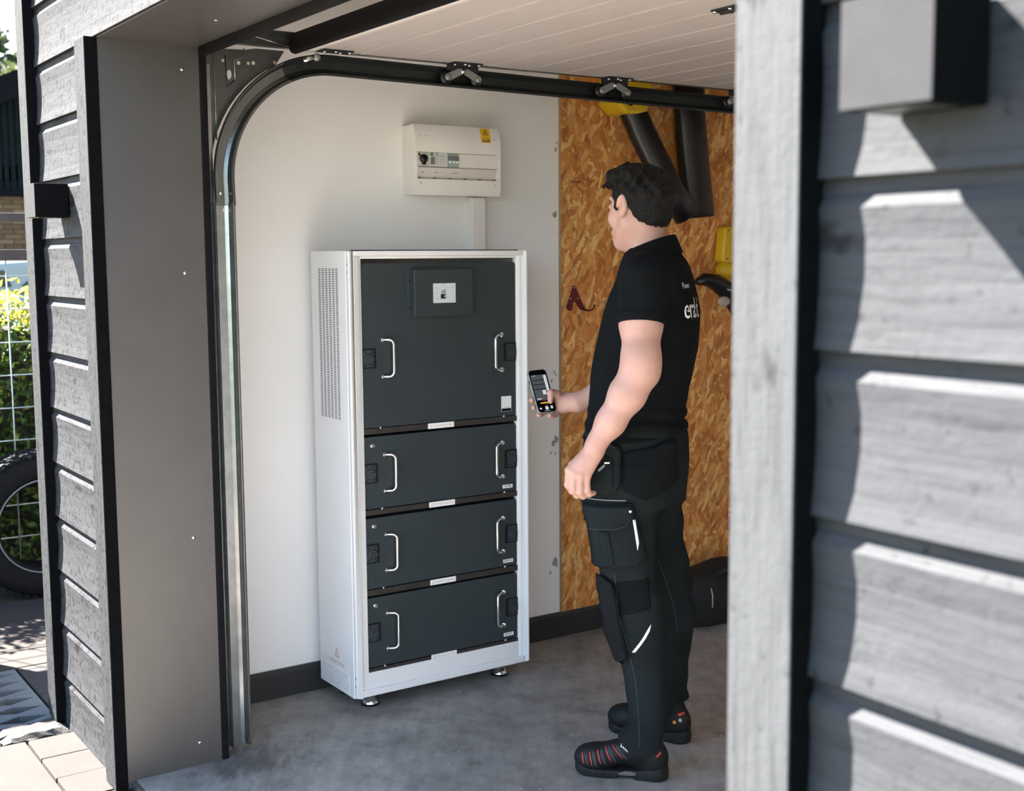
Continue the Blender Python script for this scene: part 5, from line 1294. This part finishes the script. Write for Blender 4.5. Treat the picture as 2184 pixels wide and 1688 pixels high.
# ---- hair
HLINE_F = [-0.12, -0.085, -0.060, -0.040, -0.028, -0.016, 0.004, 0.014, 0.024, 0.036, 0.046, 0.060, 0.075, 0.12]
HLINE_Z = [1.578, 1.580, 1.594, 1.612, 1.640, 1.672, 1.676, 1.640, 1.626, 1.634, 1.672, 1.690, 1.700, 1.703]
def f_hair(p):
    q = p-HC*A3(1, 1, 0); f = q@F_H; l = q@L_H; z = p[:, 2]
    wob = (np.sin(f*135+z*40)*np.sin(l*120+z*85+1.0)+0.8*np.sin(f*88-z*120+2)*np.sin(l*140+0.5)+0.6*np.sin(z*190+l*60)*np.sin(f*170+1.7))
    top = np.clip((z-1.62)/0.08, 0, 1)
    d = ell(p, hp_(-0.010, 0, 1.668), HAX, (0.1005, 0.0800, 0.0865))
    d = smin(d, ell(p, hp_(-0.032, 0, 1.618), HAX, (0.072, 0.0665, 0.060)), 0.02)
    d = smin(d, ell(p, hp_(0.066, 0, 1.712), HAX, (0.042, 0.062, 0.030)), 0.02)       # curly fringe
    d = smin(d, ell(p, hp_(0.010, 0.02, 1.726), HAX, (0.075, 0.058, 0.034)), 0.02)
    d = smin(d, ell(p, hp_(0.026, 0.069, 1.648), HAX, (0.010, 0.006, 0.026)), 0.008)  # sideburns
    d = smin(d, ell(p, hp_(0.026, -0.069, 1.648), HAX, (0.010, 0.006, 0.026)), 0.008)
    d = d-wob*0.0036*(0.25+0.9*top)
    lim = np.interp(f, HLINE_F, HLINE_Z)-z
    return smax(d, lim+0.003*np.sin(l*300)+0.002*np.sin(f*500), 0.006)
hair = sdf_mesh(f_hair, (-0.14, -0.11, 1.565), (0.12, 0.13, 1.785), 0.0022, 'hair', 'hair', man)
# loose curls over the fringe and crown
rg = np.random.default_rng(12); cm = MB()
for i in range(420):
    th = rg.uniform(0, 2*math.pi); fr_ = rg.uniform() < 0.3
    f0, l0 = (rg.uniform(0.045, 0.094), rg.uniform(-0.06, 0.06)) if fr_ else (0.085*math.cos(th)*rg.uniform(0.3, 1), 0.068*math.sin(th)*rg.uniform(0.3, 1))
    base = hp_(f0*0.92, l0, 0)
    zz = 1.668+0.0875*math.sqrt(max(0.02, 1-((f0+0.01)/0.104)**2-(l0/0.082)**2)) if (f0/0.108)**2+(l0/0.084)**2 < 0.97 else 1.700
    base[2] = max(zz, 1.705 if fr_ else 1.66); r_ = rg.uniform(0.005, 0.010); a0 = rg.uniform(0, 6.3); pts = []
    dirv = F_H*rg.uniform(-0.2, 0.5)+L_H*rg.uniform(-0.6, 0.6)
    for k in range(7):
        a = a0+k*0.75; pts.append(base+dirv*0.0045*k+A3(math.cos(a)*r_*0.7, math.sin(a)*r_*0.5, math.sin(a)*r_*0.8-0.0012*k))
    cm.tube(pts, [0.0018, 0.0022, 0.0022, 0.002, 0.0017, 0.0012, 0.0006], 5)
tag(pbuild(cm, 'hair_curls', 'hair', man), kind='stuff')
# ---- eyes
M['eyewhite'] = plain('eye_white', (0.75, 0.72, 0.70, 1), 0.15, 0, 0.02, 20); M['iris'] = plain('dark_iris', (0.03, 0.015, 0.008, 1), 0.1, 0, 0.05, 20)
for s in (-1, 1):
    c = hp_(0.0835, s*0.031, 1.642); ey = pbuild(MB().sphere(tuple(c), 0.0098, 16, 10), 'eye', 'eyewhite', man)
    pbuild(MB().sphere(tuple(c+F_H*0.0068), 0.0048, 12, 8), 'iris', 'iris', ey)

# ---- polo shirt
def fold(p, amp, ks):
    d = np.zeros(len(p))
    for kx, ky, kz, ph_ in ks: d += np.sin(p[:, 0]*kx+p[:, 1]*ky+p[:, 2]*kz+ph_)
    return amp*d
def f_shirt(p):
    z = p[:, 2]
    d = loft(p, TORSO, YAW, 2.25)
    d = smin(d, cap(p, SH_L+A3(0.02, 0.03, 0.005), SH_R+A3(-0.01, -0.03, 0.005), 0.066, 0.066), 0.05)
    for S_, E_, nrm in ((SH_L, A3(-0.020, -0.214, 1.300), None), (SH_R, A3(0.088, 0.206, 1.285), None)):
        sl = cap(p, S_+A3(0.004, 0, 0.002), E_, 0.0700, 0.0655)
        ax = (E_-S_)/np.linalg.norm(E_-S_); cut = (p-E_)@ax-(-0.016)
        sl = smax(sl, cut, 0.003)
        hol = cap(p, S_, E_+ax*0.1, 0.060, 0.0605); sl = np.maximum(sl, -np.maximum(hol, -((p-E_)@ax+0.055)))
        d = smin(d, sl, 0.022)
    # bunched fabric over the waistband
    low = np.clip((1.09-z)/0.07, 0, 1)*np.clip((z-0.955)/0.03, 0, 1)
    d -= low*0.0065*np.sin(z*150+np.sin(p[:, 0]*16+p[:, 1]*9)*1.7)*(0.45+0.55*np.clip((p[:, 0]+0.05)/0.15, 0, 1))
    up = np.clip((1.40-z)/0.2, 0, 1)
    d += up*fold(p, 0.0013, [(22, 13, 9, 0.3), (-15, 20, 16, 1.4), (9, -24, 24, 2.2)])
    # drape from the shoulder blade to the side, as seen on the back
    d -= 0.0045*np.exp(-(((p[:, 0]-0.105)*1.0+(z-1.38)*0.42)/0.014)**2)*np.clip((1.47-z)/0.05, 0, 1)*np.clip((z-1.22)/0.08, 0, 1)
    neck = chain(p, [A3(0.030, 0.0, 1.46), A3(0.020, 0.002, 1.60)], (.070, .066)); d = np.maximum(d, -np.maximum(neck, 1.503-z))
    hem = 0.985+0.012*np.sin(p[:, 0]*9)-z
    return smax(d, hem, 0.004)
shirt = sdf_mesh(f_shirt, (-0.20, -0.31, 0.955), (0.23, 0.31, 1.56), 0.0038, 'polo_shirt', 'shirt', man)
def f_cuff(S_, E_):
    ax = (E_-S_)/np.linalg.norm(E_-S_)
    def f(p):
        t = (p-E_)@ax; sl = np.maximum(cap(p, S_+A3(0.004, 0, 0.002), E_, 0.0715, 0.0675), np.maximum(t+0.014, -0.040-t))
        return np.maximum(sl, -cap(p, S_, E_+ax*0.1, 0.060, 0.0605))
    return f
sdf_mesh(f_cuff(SH_L, A3(-0.020, -0.214, 1.300)), (-0.12, -0.31, 1.27), (0.08, -0.10, 1.40), 0.0028, 'sleeve_cuff', 'shirt', shirt)
sdf_mesh(f_cuff(SH_R, A3(0.088, 0.206, 1.285)), (0.0, 0.10, 1.25), (0.19, 0.31, 1.39), 0.0028, 'sleeve_cuff', 'shirt', shirt)
def f_collar(p):
    z = p[:, 2]; q = p-A3(0.026, 0.001, 0); ang = np.arctan2(q@L_B, q@F_B)                       # 0 = front
    back = 0.5-0.5*np.cos(ang)                                                                     # 1 at the nape
    zt = 1.508+0.052*back; zb = 1.478+0.030*back
    rin = 0.0645+0.004*back; r = np.sqrt((q@F_B)**2/1.06+(q@L_B)**2)
    slope = (zt-z)*0.42; ro = rin+0.0045+slope
    d = np.maximum(np.abs(r-(rin+ro)/2)-(ro-rin)/2, np.maximum(z-zt, zb-z))
    return np.where(np.abs(ang) < 0.16, np.maximum(d, 0.01), d)
sdf_mesh(f_collar, (-0.10, -0.13, 1.46), (0.15, 0.13, 1.575), 0.0022, 'collar', 'shirt', shirt)
# ---- work trousers
def f_trous(p):
    d = smin(loft(p, LEG_L, 0.0, 2.2), loft(p, LEG_R, 0.0, 2.2), 0.025)
    hip = loft(p, [(1.035, -0.010, 0, 0.128, 0.166), (1.00, -0.010, 0, 0.142, 0.176), (0.965, -0.009, 0, 0.147, 0.180), (0.895, -0.012, 0, 0.149, 0.182), (0.826, -0.015, 0, 0.146, 0.176), (0.79, -0.012, 0, 0.135, 0.160)], YAW, 2.3)
    d = smin(d, hip, 0.045); z = p[:, 2]
    leg = np.clip((0.86-z)/0.1, 0, 1)
    d += leg*fold(p, 0.0014, [(30, 18, 24, 0.3), (-22, 28, 40, 1.9), (12, -30, 60, 0.7)])
    kn = np.exp(-((z-0.50)/0.10)**2); d -= kn*0.0028*np.sin(z*95+p[:, 0]*22)
    hem = np.where(p[:, 1] < 0.03, 0.074+np.maximum(0, p[:, 0]-0.005)*0.85-z, 0.096+np.maximum(0, p[:, 0]-0.08)*0.45-z)
    d = smax(d, hem, 0.004)
    an = np.clip((0.20-z)/0.08, 0, 1); d -= an*0.0050*np.sin(z*88+p[:, 0]*30+p[:, 1]*14+1.0)
    return d
trous = sdf_mesh(f_trous, (-0.22, -0.24, 0.07), (0.23, 0.27, 1.045), 0.0040, 'work_trousers', 'trouser', man)
def bvh_of(o): return BVHTree.FromPolygons([v.co.copy() for v in o.data.vertices], [tuple(f.vertices) for f in o.data.polygons])
BT, BS = bvh_of(trous), bvh_of(shirt)
VD = Vector((0.10, 1, 0.0)).normalized()                    # panels on his left side are laid on along this direction
def hit(bv, u, z, d=VD, start=-0.6):
    o_ = Vector((u, 0, z))+d*start; r = bv.ray_cast(o_, d)
    return (r[0], r[1]) if r[0] is not None else (None, None)
def inpoly(x, y, poly):
    c = False; n = len(poly)
    for i in range(n):
        x0, y0 = poly[i]; x1, y1 = poly[(i+1) % n]
        if (y0 > y) != (y1 > y) and x < (x1-x0)*(y-y0)/(y1-y0)+x0: c = not c
    return c
def panel(poly, bv, th, name, mat, parent, base=0.001, n=14, sub=True, d=VD, flatten=0.0):
    """a stitched-on cloth panel: polygon in (u, z) mapped row by row onto the garment, with thickness"""
    pl = np.array(poly); z0, z1 = pl[:, 1].min(), pl[:, 1].max(); rows = []
    nr = max(2, int(n*max(1, (z1-z0)/0.12))); dsum = []
    for i in range(nr+1):
        z = z0+(z1-z0)*min(max(i/nr, 0.002), 0.998); xs = []
        for k in range(len(poly)):
            a, b = poly[k], poly[(k+1) % len(poly)]
            if (a[1] > z) != (b[1] > z): xs.append(a[0]+(b[0]-a[0])*(z-a[1])/(b[1]-a[1]))
        if len(xs) < 2: continue
        rows.append((z, min(xs), max(xs)))
    pts, nm = [], []
    for z, a, b in rows:
        for k in range(n+1):
            h_, nn_ = hit(bv, a+(b-a)*k/n, z, d)
            if h_ is None: h_, nn_ = (pts[-1] if pts else Vector((a, -0.15, z))), Vector((0, -1, 0))
            pts.append(h_); nm.append(nn_)
    if flatten:
        m_ = min(p.y for p in pts); pts = [Vector((p.x, p.y+(m_-p.y)*flatten, p.z)) for p in pts]
    mb = MB(); W_ = n+1; R_ = len(rows); top = []; bot = []
    for i, p in enumerate(pts):
        r_, c_ = divmod(i, W_); edge = min(r_, R_-1-r_, c_, n-c_); e = 0.55 if edge == 0 else 1.0
        nn_ = (nm[i]*0.6+Vector((0, -1, 0))*0.4).normalized()
        top.append(p+nn_*(base+th*e)); bot.append(p-nn_*0.004)
    N_ = len(pts); fs = []
    for r_ in range(R_-1):
        for c_ in range(n):
            i = r_*W_+c_; fs.append((i, i+1, i+1+W_, i+W_)); fs.append((N_+i, N_+i+W_, N_+i+1+W_, N_+i+1))
    rim = [c_ for c_ in range(W_)]+[r_*W_+n for r_ in range(1, R_)]+[(R_-1)*W_+c_ for c_ in range(n-1, -1, -1)]+[r_*W_ for r_ in range(R_-2, 0, -1)]
    for k in range(len(rim)): a, b = rim[k], rim[(k+1) % len(rim)]; fs.append((a, N_+a, N_+b, b))
    mb.add(top+bot, fs); return pbuild(mb, name, mat, parent, True)
def seam(pts, bv, name, mat, parent, r=0.0011, off=0.0012, d=VD, dash=False):
    path = []
    for (u0, z0), (u1, z1) in zip(pts[:-1], pts[1:]):
        k_ = max(2, int(math.hypot(u1-u0, z1-z0)/0.008))
        for k in range(k_):
            h_, nn_ = hit(bv, u0+(u1-u0)*k/k_, z0+(z1-z0)*k/k_, d)
            if h_ is not None: path.append(h_+nn_*off)
    if len(path) < 3: return None
    if not dash: return pbuild(MB().tube(path, r, 6), name, mat, parent)
    mb = MB()
    for k in range(0, len(path)-1, 1):
        a, b = path[k], path[k+1]; mb.tube([a, a.lerp(b, 0.6)], r, 5)
    return tag(pbuild(mb, name, mat, parent), kind='stuff')
# ---- pockets, patches and seams on the trousers
hf = panel([(-0.150, 0.992), (-0.092, 0.988), (-0.052, 0.971), (-0.052, 0.872), (-0.062, 0.849), (-0.102, 0.837), (-0.150, 0.834)], BT, 0.020, 'holster_pocket', 'trouser', trous, flatten=0.35)
panel([(-0.140, 0.956), (-0.076, 0.945), (-0.073, 0.862), (-0.140, 0.856)], bvh_of(hf), 0.006, 'zip_pocket', 'trouser', trous, 0.0005)
hb_ = panel([(-0.048, 0.958), (0.030, 0.968), (0.080, 0.986), (0.101, 0.983), (0.107, 0.871), (0.081, 0.855), (0.016, 0.823), (-0.047, 0.850)], BT, 0.010, 'holster_pocket', 'trouserblack', trous, flatten=0.2)
cg = panel([(-0.158, 0.812), (-0.020, 0.816), (-0.015, 0.798), (0.020, 0.660), (-0.001, 0.640), (-0.120, 0.622), (-0.135, 0.640)], BT, 0.017, 'cargo_pocket', 'trouser', trous, flatten=0.15)
BC = bvh_of(cg)
panel([(-0.160, 0.806), (-0.020, 0.810), (-0.015, 0.778), (-0.036, 0.749), (-0.062, 0.739), (-0.148, 0.734), (-0.158, 0.766)], BC, 0.006, 'pocket_flap', 'trouser', trous, 0.0005)
panel([(-0.117, 0.737), (-0.086, 0.737), (-0.067, 0.630), (-0.097, 0.628)], BC, 0.004, 'pocket_pleat', 'trouser', trous, 0.0003, 8)
panel([(-0.019, 0.770), (-0.012, 0.770), (0.002, 0.686), (-0.005, 0.682)], BC, 0.0018, 'reflective_strip', 'reflective', trous, 0.0006, 4)
panel([(0.034, 0.462), (0.0385, 0.455), (0.020, 0.424), (-0.010, 0.383), (-0.020, 0.383), (0.012, 0.426)], BT, 0.0015, 'reflective_strip', 'reflective', trous, 0.0006, 4)
panel([(-0.118, 0.606), (-0.075, 0.583), (-0.059, 0.515), (-0.046, 0.430), (-0.030, 0.366), (-0.058, 0.342), (-0.076, 0.366), (-0.100, 0.433), (-0.114, 0.502), (-0.118, 0.556)], BT, 0.015, 'knee_pocket', 'pad', trous)
panel([(-0.072, 0.586), (0.026, 0.597), (0.034, 0.507), (-0.054, 0.490)], BT, 0.0016, 'thigh_patch', 'trouserblack', trous)
seam([(-0.070, 0.612), (-0.056, 0.494), (-0.032, 0.405), (-0.010, 0.308), (-0.001, 0.225), (0.002, 0.169), (0.001, 0.095)], BT, 'side_seam', 'stitch', trous, 0.0007, 0.0018, dash=True)
seam([(-0.048, 0.960), (0.028, 0.968), (0.074, 0.985)], bvh_of(hb_), 'pocket_stitching', 'stitch', trous, 0.0006, 0.0006, dash=True)
seam([(-0.148, 0.984), (-0.092, 0.980), (-0.056, 0.966)], bvh_of(hf), 'pocket_stitching', 'stitch', trous, 0.0005, 0.0005, dash=True)
seam([(-0.155, 0.764), (-0.146, 0.739), (-0.064, 0.744), (-0.040, 0.752), (-0.020, 0.779)], bvh_of([o for o in trous.children if o.name.startswith('pocket_flap')][0]), 'flap_stitching', 'stitch', trous, 0.0005, 0.0005, dash=True)
seam([(0.058, 0.60), (0.085, 0.52), (0.108, 0.44), (0.120, 0.36)], BT, 'inner_seam', 'stitch', trous, 0.0006, 0.0012, dash=True)
zt = seam([(-0.150, 0.822), (-0.120, 0.822), (-0.028, 0.824)], BT, 'cargo_zip', 'midgrey', trous, 0.0022, 0.004)
rv = hit(BC, -0.026, 0.796)[0]
pbuild(MB().lathe([(0.0050, 0), (0.0050, 0.002), (0.003, 0.0035)], tuple(rv+Vector((0, -0.008, 0))), (0, -1, 0), 14), 'flap_stud', 'bolt', trous)
zp_ = hit(bvh_of(hf), -0.092, 0.931)[0]
pbuild(MB().box(-0.008, 0.008, -0.003, 0.003, -0.003, 0.003).xform(Matrix.Translation(zp_+Vector((0, -0.010, 0)))), 'zip_slider', 'chrome', trous, False, 0.001)
pbuild(MB().box(-0.024, 0.0, -0.0015, 0.0015, -0.0035, 0.0035).xform(Matrix.Translation(zp_+Vector((-0.006, -0.011, -0.006))) @ Matrix.Rotation(math.radians(-42), 4, 'Y')), 'zip_puller', 'midgrey', trous, False, 0.0006)
M['orange'] = plain('orange_plastic', (0.60, 0.22, 0.02, 1), 0.5, 0, 0.05, 20)
po = hit(BT, -0.098, 0.990)[0]
pbuild(MB().sphere(tuple(po+Vector((0, -0.008, 0.002))), 0.010, 12, 8, (1.1, 0.6, 0.45)), 'orange_tool_tip', 'orange', trous)
bl_z = 1.000
# holster pocket lower tip behind him
# ---- lettering on the shirt back
def wrap_text(txt, w, h, z, th0, name, R_=0.150):
    vs, fs = text_mesh(txt, 1.0); a = np.array(vs); lo, hi = a.min(0), a.max(0); a = (a-lo)/(hi-lo)*np.array([w, h]); out = []
    for x, y in a:
        th = th0+x/R_; dv = Vector((math.cos(th), math.sin(th), 0)); o_ = Vector((0.034, 0, z+y))+dv*0.6
        r = BS.ray_cast(o_, -dv); out.append((r[0]+r[1]*0.0012) if r[0] is not None else o_-dv*0.44)
    return pbuild(MB().add(out, fs), name, 'label', shirt, False)
wrap_text('Power', 0.062, 0.0165, 1.4085, math.radians(-61), 'back_lettering')
wrap_text('erald', 0.122, 0.056, 1.3250, math.radians(-61), 'back_logo')
cb_ = BS.ray_cast(Vector((-0.5, 0.02, 1.415)), Vector((1, 0, 0)))[0]
if cb_ is not None: pbuild(MB().box(-0.002, 0.002, -0.012, 0.004, -0.006, 0.006).xform(Matrix.Translation(cb_+Vector((0.0, -0.012, 0)))), 'chest_logo', 'label', shirt, False)

panel([(-0.016, 1.48), (0.010, 1.48), (0.010, 1.36), (-0.016, 1.36)], BS, 0.002, 'button_placket', 'shirt', shirt, 0.0006, 6, d=Vector((0.93, -0.37, 0)).normalized())
# ---- safety shoes
M['shoe'] = plain('black_shoe_leather', (0.0055, 0.006, 0.0066, 1), 0.6, 0, 0.25, 60, 0.3, 0.25)
M['sole'] = plain('black_rubber_sole', (0.0085, 0.0095, 0.010, 1), 0.65, 0, 0.2, 50, 0.2, 0.25)
M['shoered'] = plain('red_shoe_stripe', (0.42, 0.035, 0.030, 1), 0.55, 0, 0.05, 30)
M['shoegrey'] = plain('grey_shoe_trim', (0.075, 0.095, 0.100, 1), 0.5, 0, 0.1, 30)
M['archgrey'] = plain('grey_arch_insert', (0.075, 0.070, 0.066, 1), 0.6, 0, 0.1, 30)
def shoe(cx, cy, fx, fy, name):
    f = A3(fx, fy, 0); f /= np.linalg.norm(f); l = A3(-f[1], f[0], 0); C0 = A3(cx, cy, 0); AX = [f, l, A3(0, 0, 1)]
    P_ = lambda a, b, z: C0+f*a+l*b+A3(0, 0, z)
    def upper(p):
        d = ell(p, P_(0.083, 0, 0.044), AX, (0.056, 0.043, 0.042))
        d = smin(d, cap(p, P_(0.060, 0, 0.052), P_(-0.030, 0, 0.078), 0.036, 0.040), 0.02)
        d = smin(d, ell(p, P_(-0.086, 0, 0.060), AX, (0.052, 0.037, 0.060)), 0.03)
        d = smin(d, cap(p, P_(-0.050, 0, 0.088), P_(-0.072, 0, 0.112), 0.042, 0.040), 0.02)
        d = smax(d, 0.022-p[:, 2], 0.004); return np.maximum(d, p[:, 2]-0.128)
    def sole_(p):
        q = p-C0; a = q@f; b = q@l; z = p[:, 2]
        w = np.interp(a, [-0.145, -0.10, -0.03, 0.05, 0.10, 0.145], [0.033, 0.037, 0.033, 0.042, 0.041, 0.034])
        t = np.clip(a, -0.103, 0.098); d2 = np.sqrt((a-t)**2+b**2)-w*np.where(np.abs(a-t) > 0, 1.0, 1.0)
        top = np.interp(a, [-0.15, -0.12, -0.06, 0.0, 0.08, 0.125, 0.15], [0.046, 0.040, 0.030, 0.025, 0.024, 0.034, 0.044])
        bot = np.interp(a, [-0.15, -0.045, -0.040, 0.004, 0.010, 0.10, 0.15], [0.0, 0.0, 0.007, 0.007, 0.0, 0.0, 0.010])
        d = smax(d2-0.002*np.sin(np.clip(z/0.035, 0, 1)*3.1), np.maximum(z-top, bot-z), 0.005)
        gr = (np.abs(((a*55) % 1)-0.5) < 0.09) & (z < 0.016) & (a > 0.01); return d+np.where(gr, 0.0016, 0)
    lo, hi = C0-A3(0.19, 0.19, 0.003), C0+A3(0.19, 0.19, 0.135); lo[2] = -0.003
    up = sdf_mesh(upper, lo, hi, 0.0025, name, 'shoe', man)
    sl = sdf_mesh(sole_, lo, hi, 0.0022, 'shoe_sole', 'sole', up)
    # laces / tongue
    tg = MB()
    for k in range(4):
        a = 0.020-0.020*k; tg.tube([P_(a, -0.020, 0.082+0.006*k+0.004), P_(a-0.006, 0, 0.090+0.008*k), P_(a, 0.020, 0.082+0.006*k+0.004)], 0.0035, 6)
    tag(pbuild(tg, 'shoe_laces', 'shoegrey', up), kind='stuff')
    return up, sl, P_
sh1, so1, P1 = shoe(-0.062, -0.122, -0.968, 0.25, 'safety_shoe')
sh2, so2, P2 = shoe(0.052, 0.178, -0.880, 0.474, 'safety_shoe')
B1, B2, BSO = bvh_of(sh1), bvh_of(sh2), bvh_of(so1)
SD = Vector((0.25, 0.968, 0)).normalized()
def bar(a, b, w, bv, mat, par, name='shoe_stripe', d=SD, th=0.0012):
    (u0, z0), (u1, z1) = a, b
    return panel([(u0-w/2, z0), (u0+w/2, z0), (u1+w*0.42, z1), (u1-w*0.42, z1)], bv, th, name, mat, par, 0.0008, 4, d=d)
# (u, z) of the stripes as they lie on the outer side of the near shoe
off_u = 0.022
for a, b in (((-0.165, 0.076), (-0.158, 0.046)), ((-0.142, 0.081), (-0.132, 0.043)), ((-0.119, 0.088), (-0.106, 0.050)), ((-0.096, 0.097), (-0.075, 0.057)), ((-0.075, 0.104), (-0.040, 0.073))):
    bar((a[0]+off_u, a[1]-0.008), (b[0]+off_u, b[1]-0.008), 0.0045, B1, 'shoered', sh1)
    bar((a[0]+off_u+0.0085, a[1]-0.006), (b[0]+off_u+0.0105, b[1]-0.010), 0.0022, B1, 'shoegrey', sh1)
    bar((a[0]+off_u+0.0125, a[1]-0.006), (b[0]+off_u+0.0155, b[1]-0.010), 0.0018, B1, 'shoegrey', sh1)
panel([(0.021, 0.082), (0.028, 0.078), (0.060, 0.100), (0.059, 0.110)], B1, 0.0015, 'heel_stripe', 'shoered', sh1, 0.0008, 5)
panel([(0.046, 0.074), (0.052, 0.0735), (0.066, 0.084), (0.064, 0.090)], B1, 0.0015, 'heel_stripe', 'shoered', sh1, 0.0008, 5)
panel([(-0.060, 0.018), (-0.030, 0.028), (-0.004, 0.024), (-0.006, 0.014), (-0.052, 0.013)], BSO, 0.002, 'arch_insert', 'archgrey', sh1, 0.0008, 6)
tv_, tf_ = text_mesh('Jalas', 1.0); ta = np.array(tv_); ta = (ta-ta.min(0))/(ta.max(0)-ta.min(0)); pts_ = []
for x, y in ta:
    h_, nn_ = hit(B1, -0.028+x*0.034, 0.096-x*0.016+y*0.009, SD); pts_.append((h_+nn_*0.0015) if h_ is not None else Vector((0, -0.16, 0.09)))
pbuild(MB().add(pts_, tf_), 'shoe_lettering', 'label', sh1, False)
SD2 = Vector((0.30, 0.954, 0)).normalized()
panel([(0.096, 0.096), (0.104, 0.088), (0.160, 0.108), (0.160, 0.118)], B2, 0.0015, 'heel_stripe', 'shoered', sh2, 0.0008, 5, d=SD2)
panel([(0.122, 0.080), (0.158, 0.092), (0.158, 0.097)], B2, 0.0015, 'heel_stripe', 'shoered', sh2, 0.0008, 5, d=SD2)
for u, z, m_ in ((0.090, 0.070, 'orange'), (0.108, 0.077, 'teal')):
    h_, nn_ = hit(B2, u, z, SD2)
    if h_ is not None: pbuild(MB().lathe([(0.0055, 0), (0.0055, 0.0012)], tuple(h_), tuple(nn_), 14), 'shoe_badge', m_, sh2, False)

# ================================================================== the phone in his right hand
phw = PM @ Vector(ph(0, -PHt/2, 0)); phone = thing('mobile_phone', phw, 'mobile phone in a grey case held in the right hand', 'phone')
M3 = PM.to_3x3(); PR, PU, PN = (M3 @ Vector(v) for v in (PRT, PUP, PNR)); PCW = PM @ Vector(PHC)
FR = Matrix(((PR.x, PU.x, PN.x, PCW.x), (PR.y, PU.y, PN.y, PCW.y), (PR.z, PU.z, PN.z, PCW.z), (0, 0, 0, 1)))
def pph(poly, z0, z1, name, mat, parent, bevel=0.0):
    return MB().prism(poly, 2, z0, z1).xform(FR).build(name, mat, parent, bevel)
M['case'] = plain('grey_green_phone_case', (0.22, 0.235, 0.22, 1), 0.55, 0, 0.05, 40)
def m_glass(name, col, em, st):
    t = NT(name); t.base(col); t.b.inputs['Emission Color'].default_value = em; t.b.inputs['Emission Strength'].default_value = st; return t.set(0.12)
M['phglass'] = plain('black_phone_glass', (0.004, 0.004, 0.004, 1), 0.10, 0, 0.05, 20)
M['ph1'] = m_glass('phone_picture_dark', (0.03, 0.033, 0.035, 1), (0.05, 0.055, 0.06, 1), 0.35)
M['ph2'] = m_glass('phone_picture_light', (0.3, 0.3, 0.3, 1), (0.4, 0.41, 0.43, 1), 0.35)
M['ph3'] = m_glass('phone_amber_button', (0.35, 0.2, 0.02, 1), (0.5, 0.3, 0.03, 1), 0.3)
cs = pph(rrect(PW, PHt, 0.0125, 5), -PTH/2, PTH/2-0.0008, 'phone_case', 'case', phone, 0.0025)
pph(rrect(PW-0.0045, PHt-0.0045, 0.0105, 5), PTH/2-0.0012, PTH/2-0.0002, 'phone_glass', 'phglass', phone)
def scr(x0, x1, y0, y1, mat, name='screen_area', h_=0.0): return pph([(x0, y0), (x1, y0), (x1, y1), (x0, y1)], PTH/2-0.0001, PTH/2+0.0001+h_, name, mat, phone)
scr(-0.0285, 0.0285, -0.030, 0.052, 'ph1', 'camera_view')
scr(0.0165, 0.0262, -0.026, 0.050, 'ph2', 'picture_cabinet_edge', 0.0001)
for y in (0.034, 0.020, 0.005): scr(-0.026, 0.0155, y, y+0.0022, 'phglass', 'picture_shelf_gap', 0.0001)
scr(0.0005, 0.0125, -0.012, 0.002, 'ph2', 'picture_label', 0.0002)
scr(-0.0255, -0.010, -0.0265, -0.0235, 'ph2', 'picture_floor', 0.0001)
scr(-0.018, 0.010, -0.0405, -0.0365, 'ph3', 'amber_bar')
pph([(0.0000+0.0062*math.cos(a*0.5236), -0.0555+0.0062*math.sin(a*0.5236)) for a in range(12)], PTH/2-0.0001, PTH/2+0.0002, 'shutter_button', 'ph2', phone)
scr(-0.026, -0.018, -0.058, -0.053, 'label', 'mode_label'); scr(0.014, 0.022, -0.059, -0.050, 'ph2', 'gallery_button')
scr(-0.010, 0.010, -0.0645, -0.0632, 'label', 'home_bar'); scr(-0.022, -0.010, 0.0495, 0.0508, 'ph2', 'status_text', 0.0001)
MB().box(-0.0012, 0.0012, -0.006, 0.006, -0.0015, 0.0015).xform(FR @ Matrix.Translation((-PW/2, 0.030, 0.0))).build('side_button', 'blackgloss', cs)
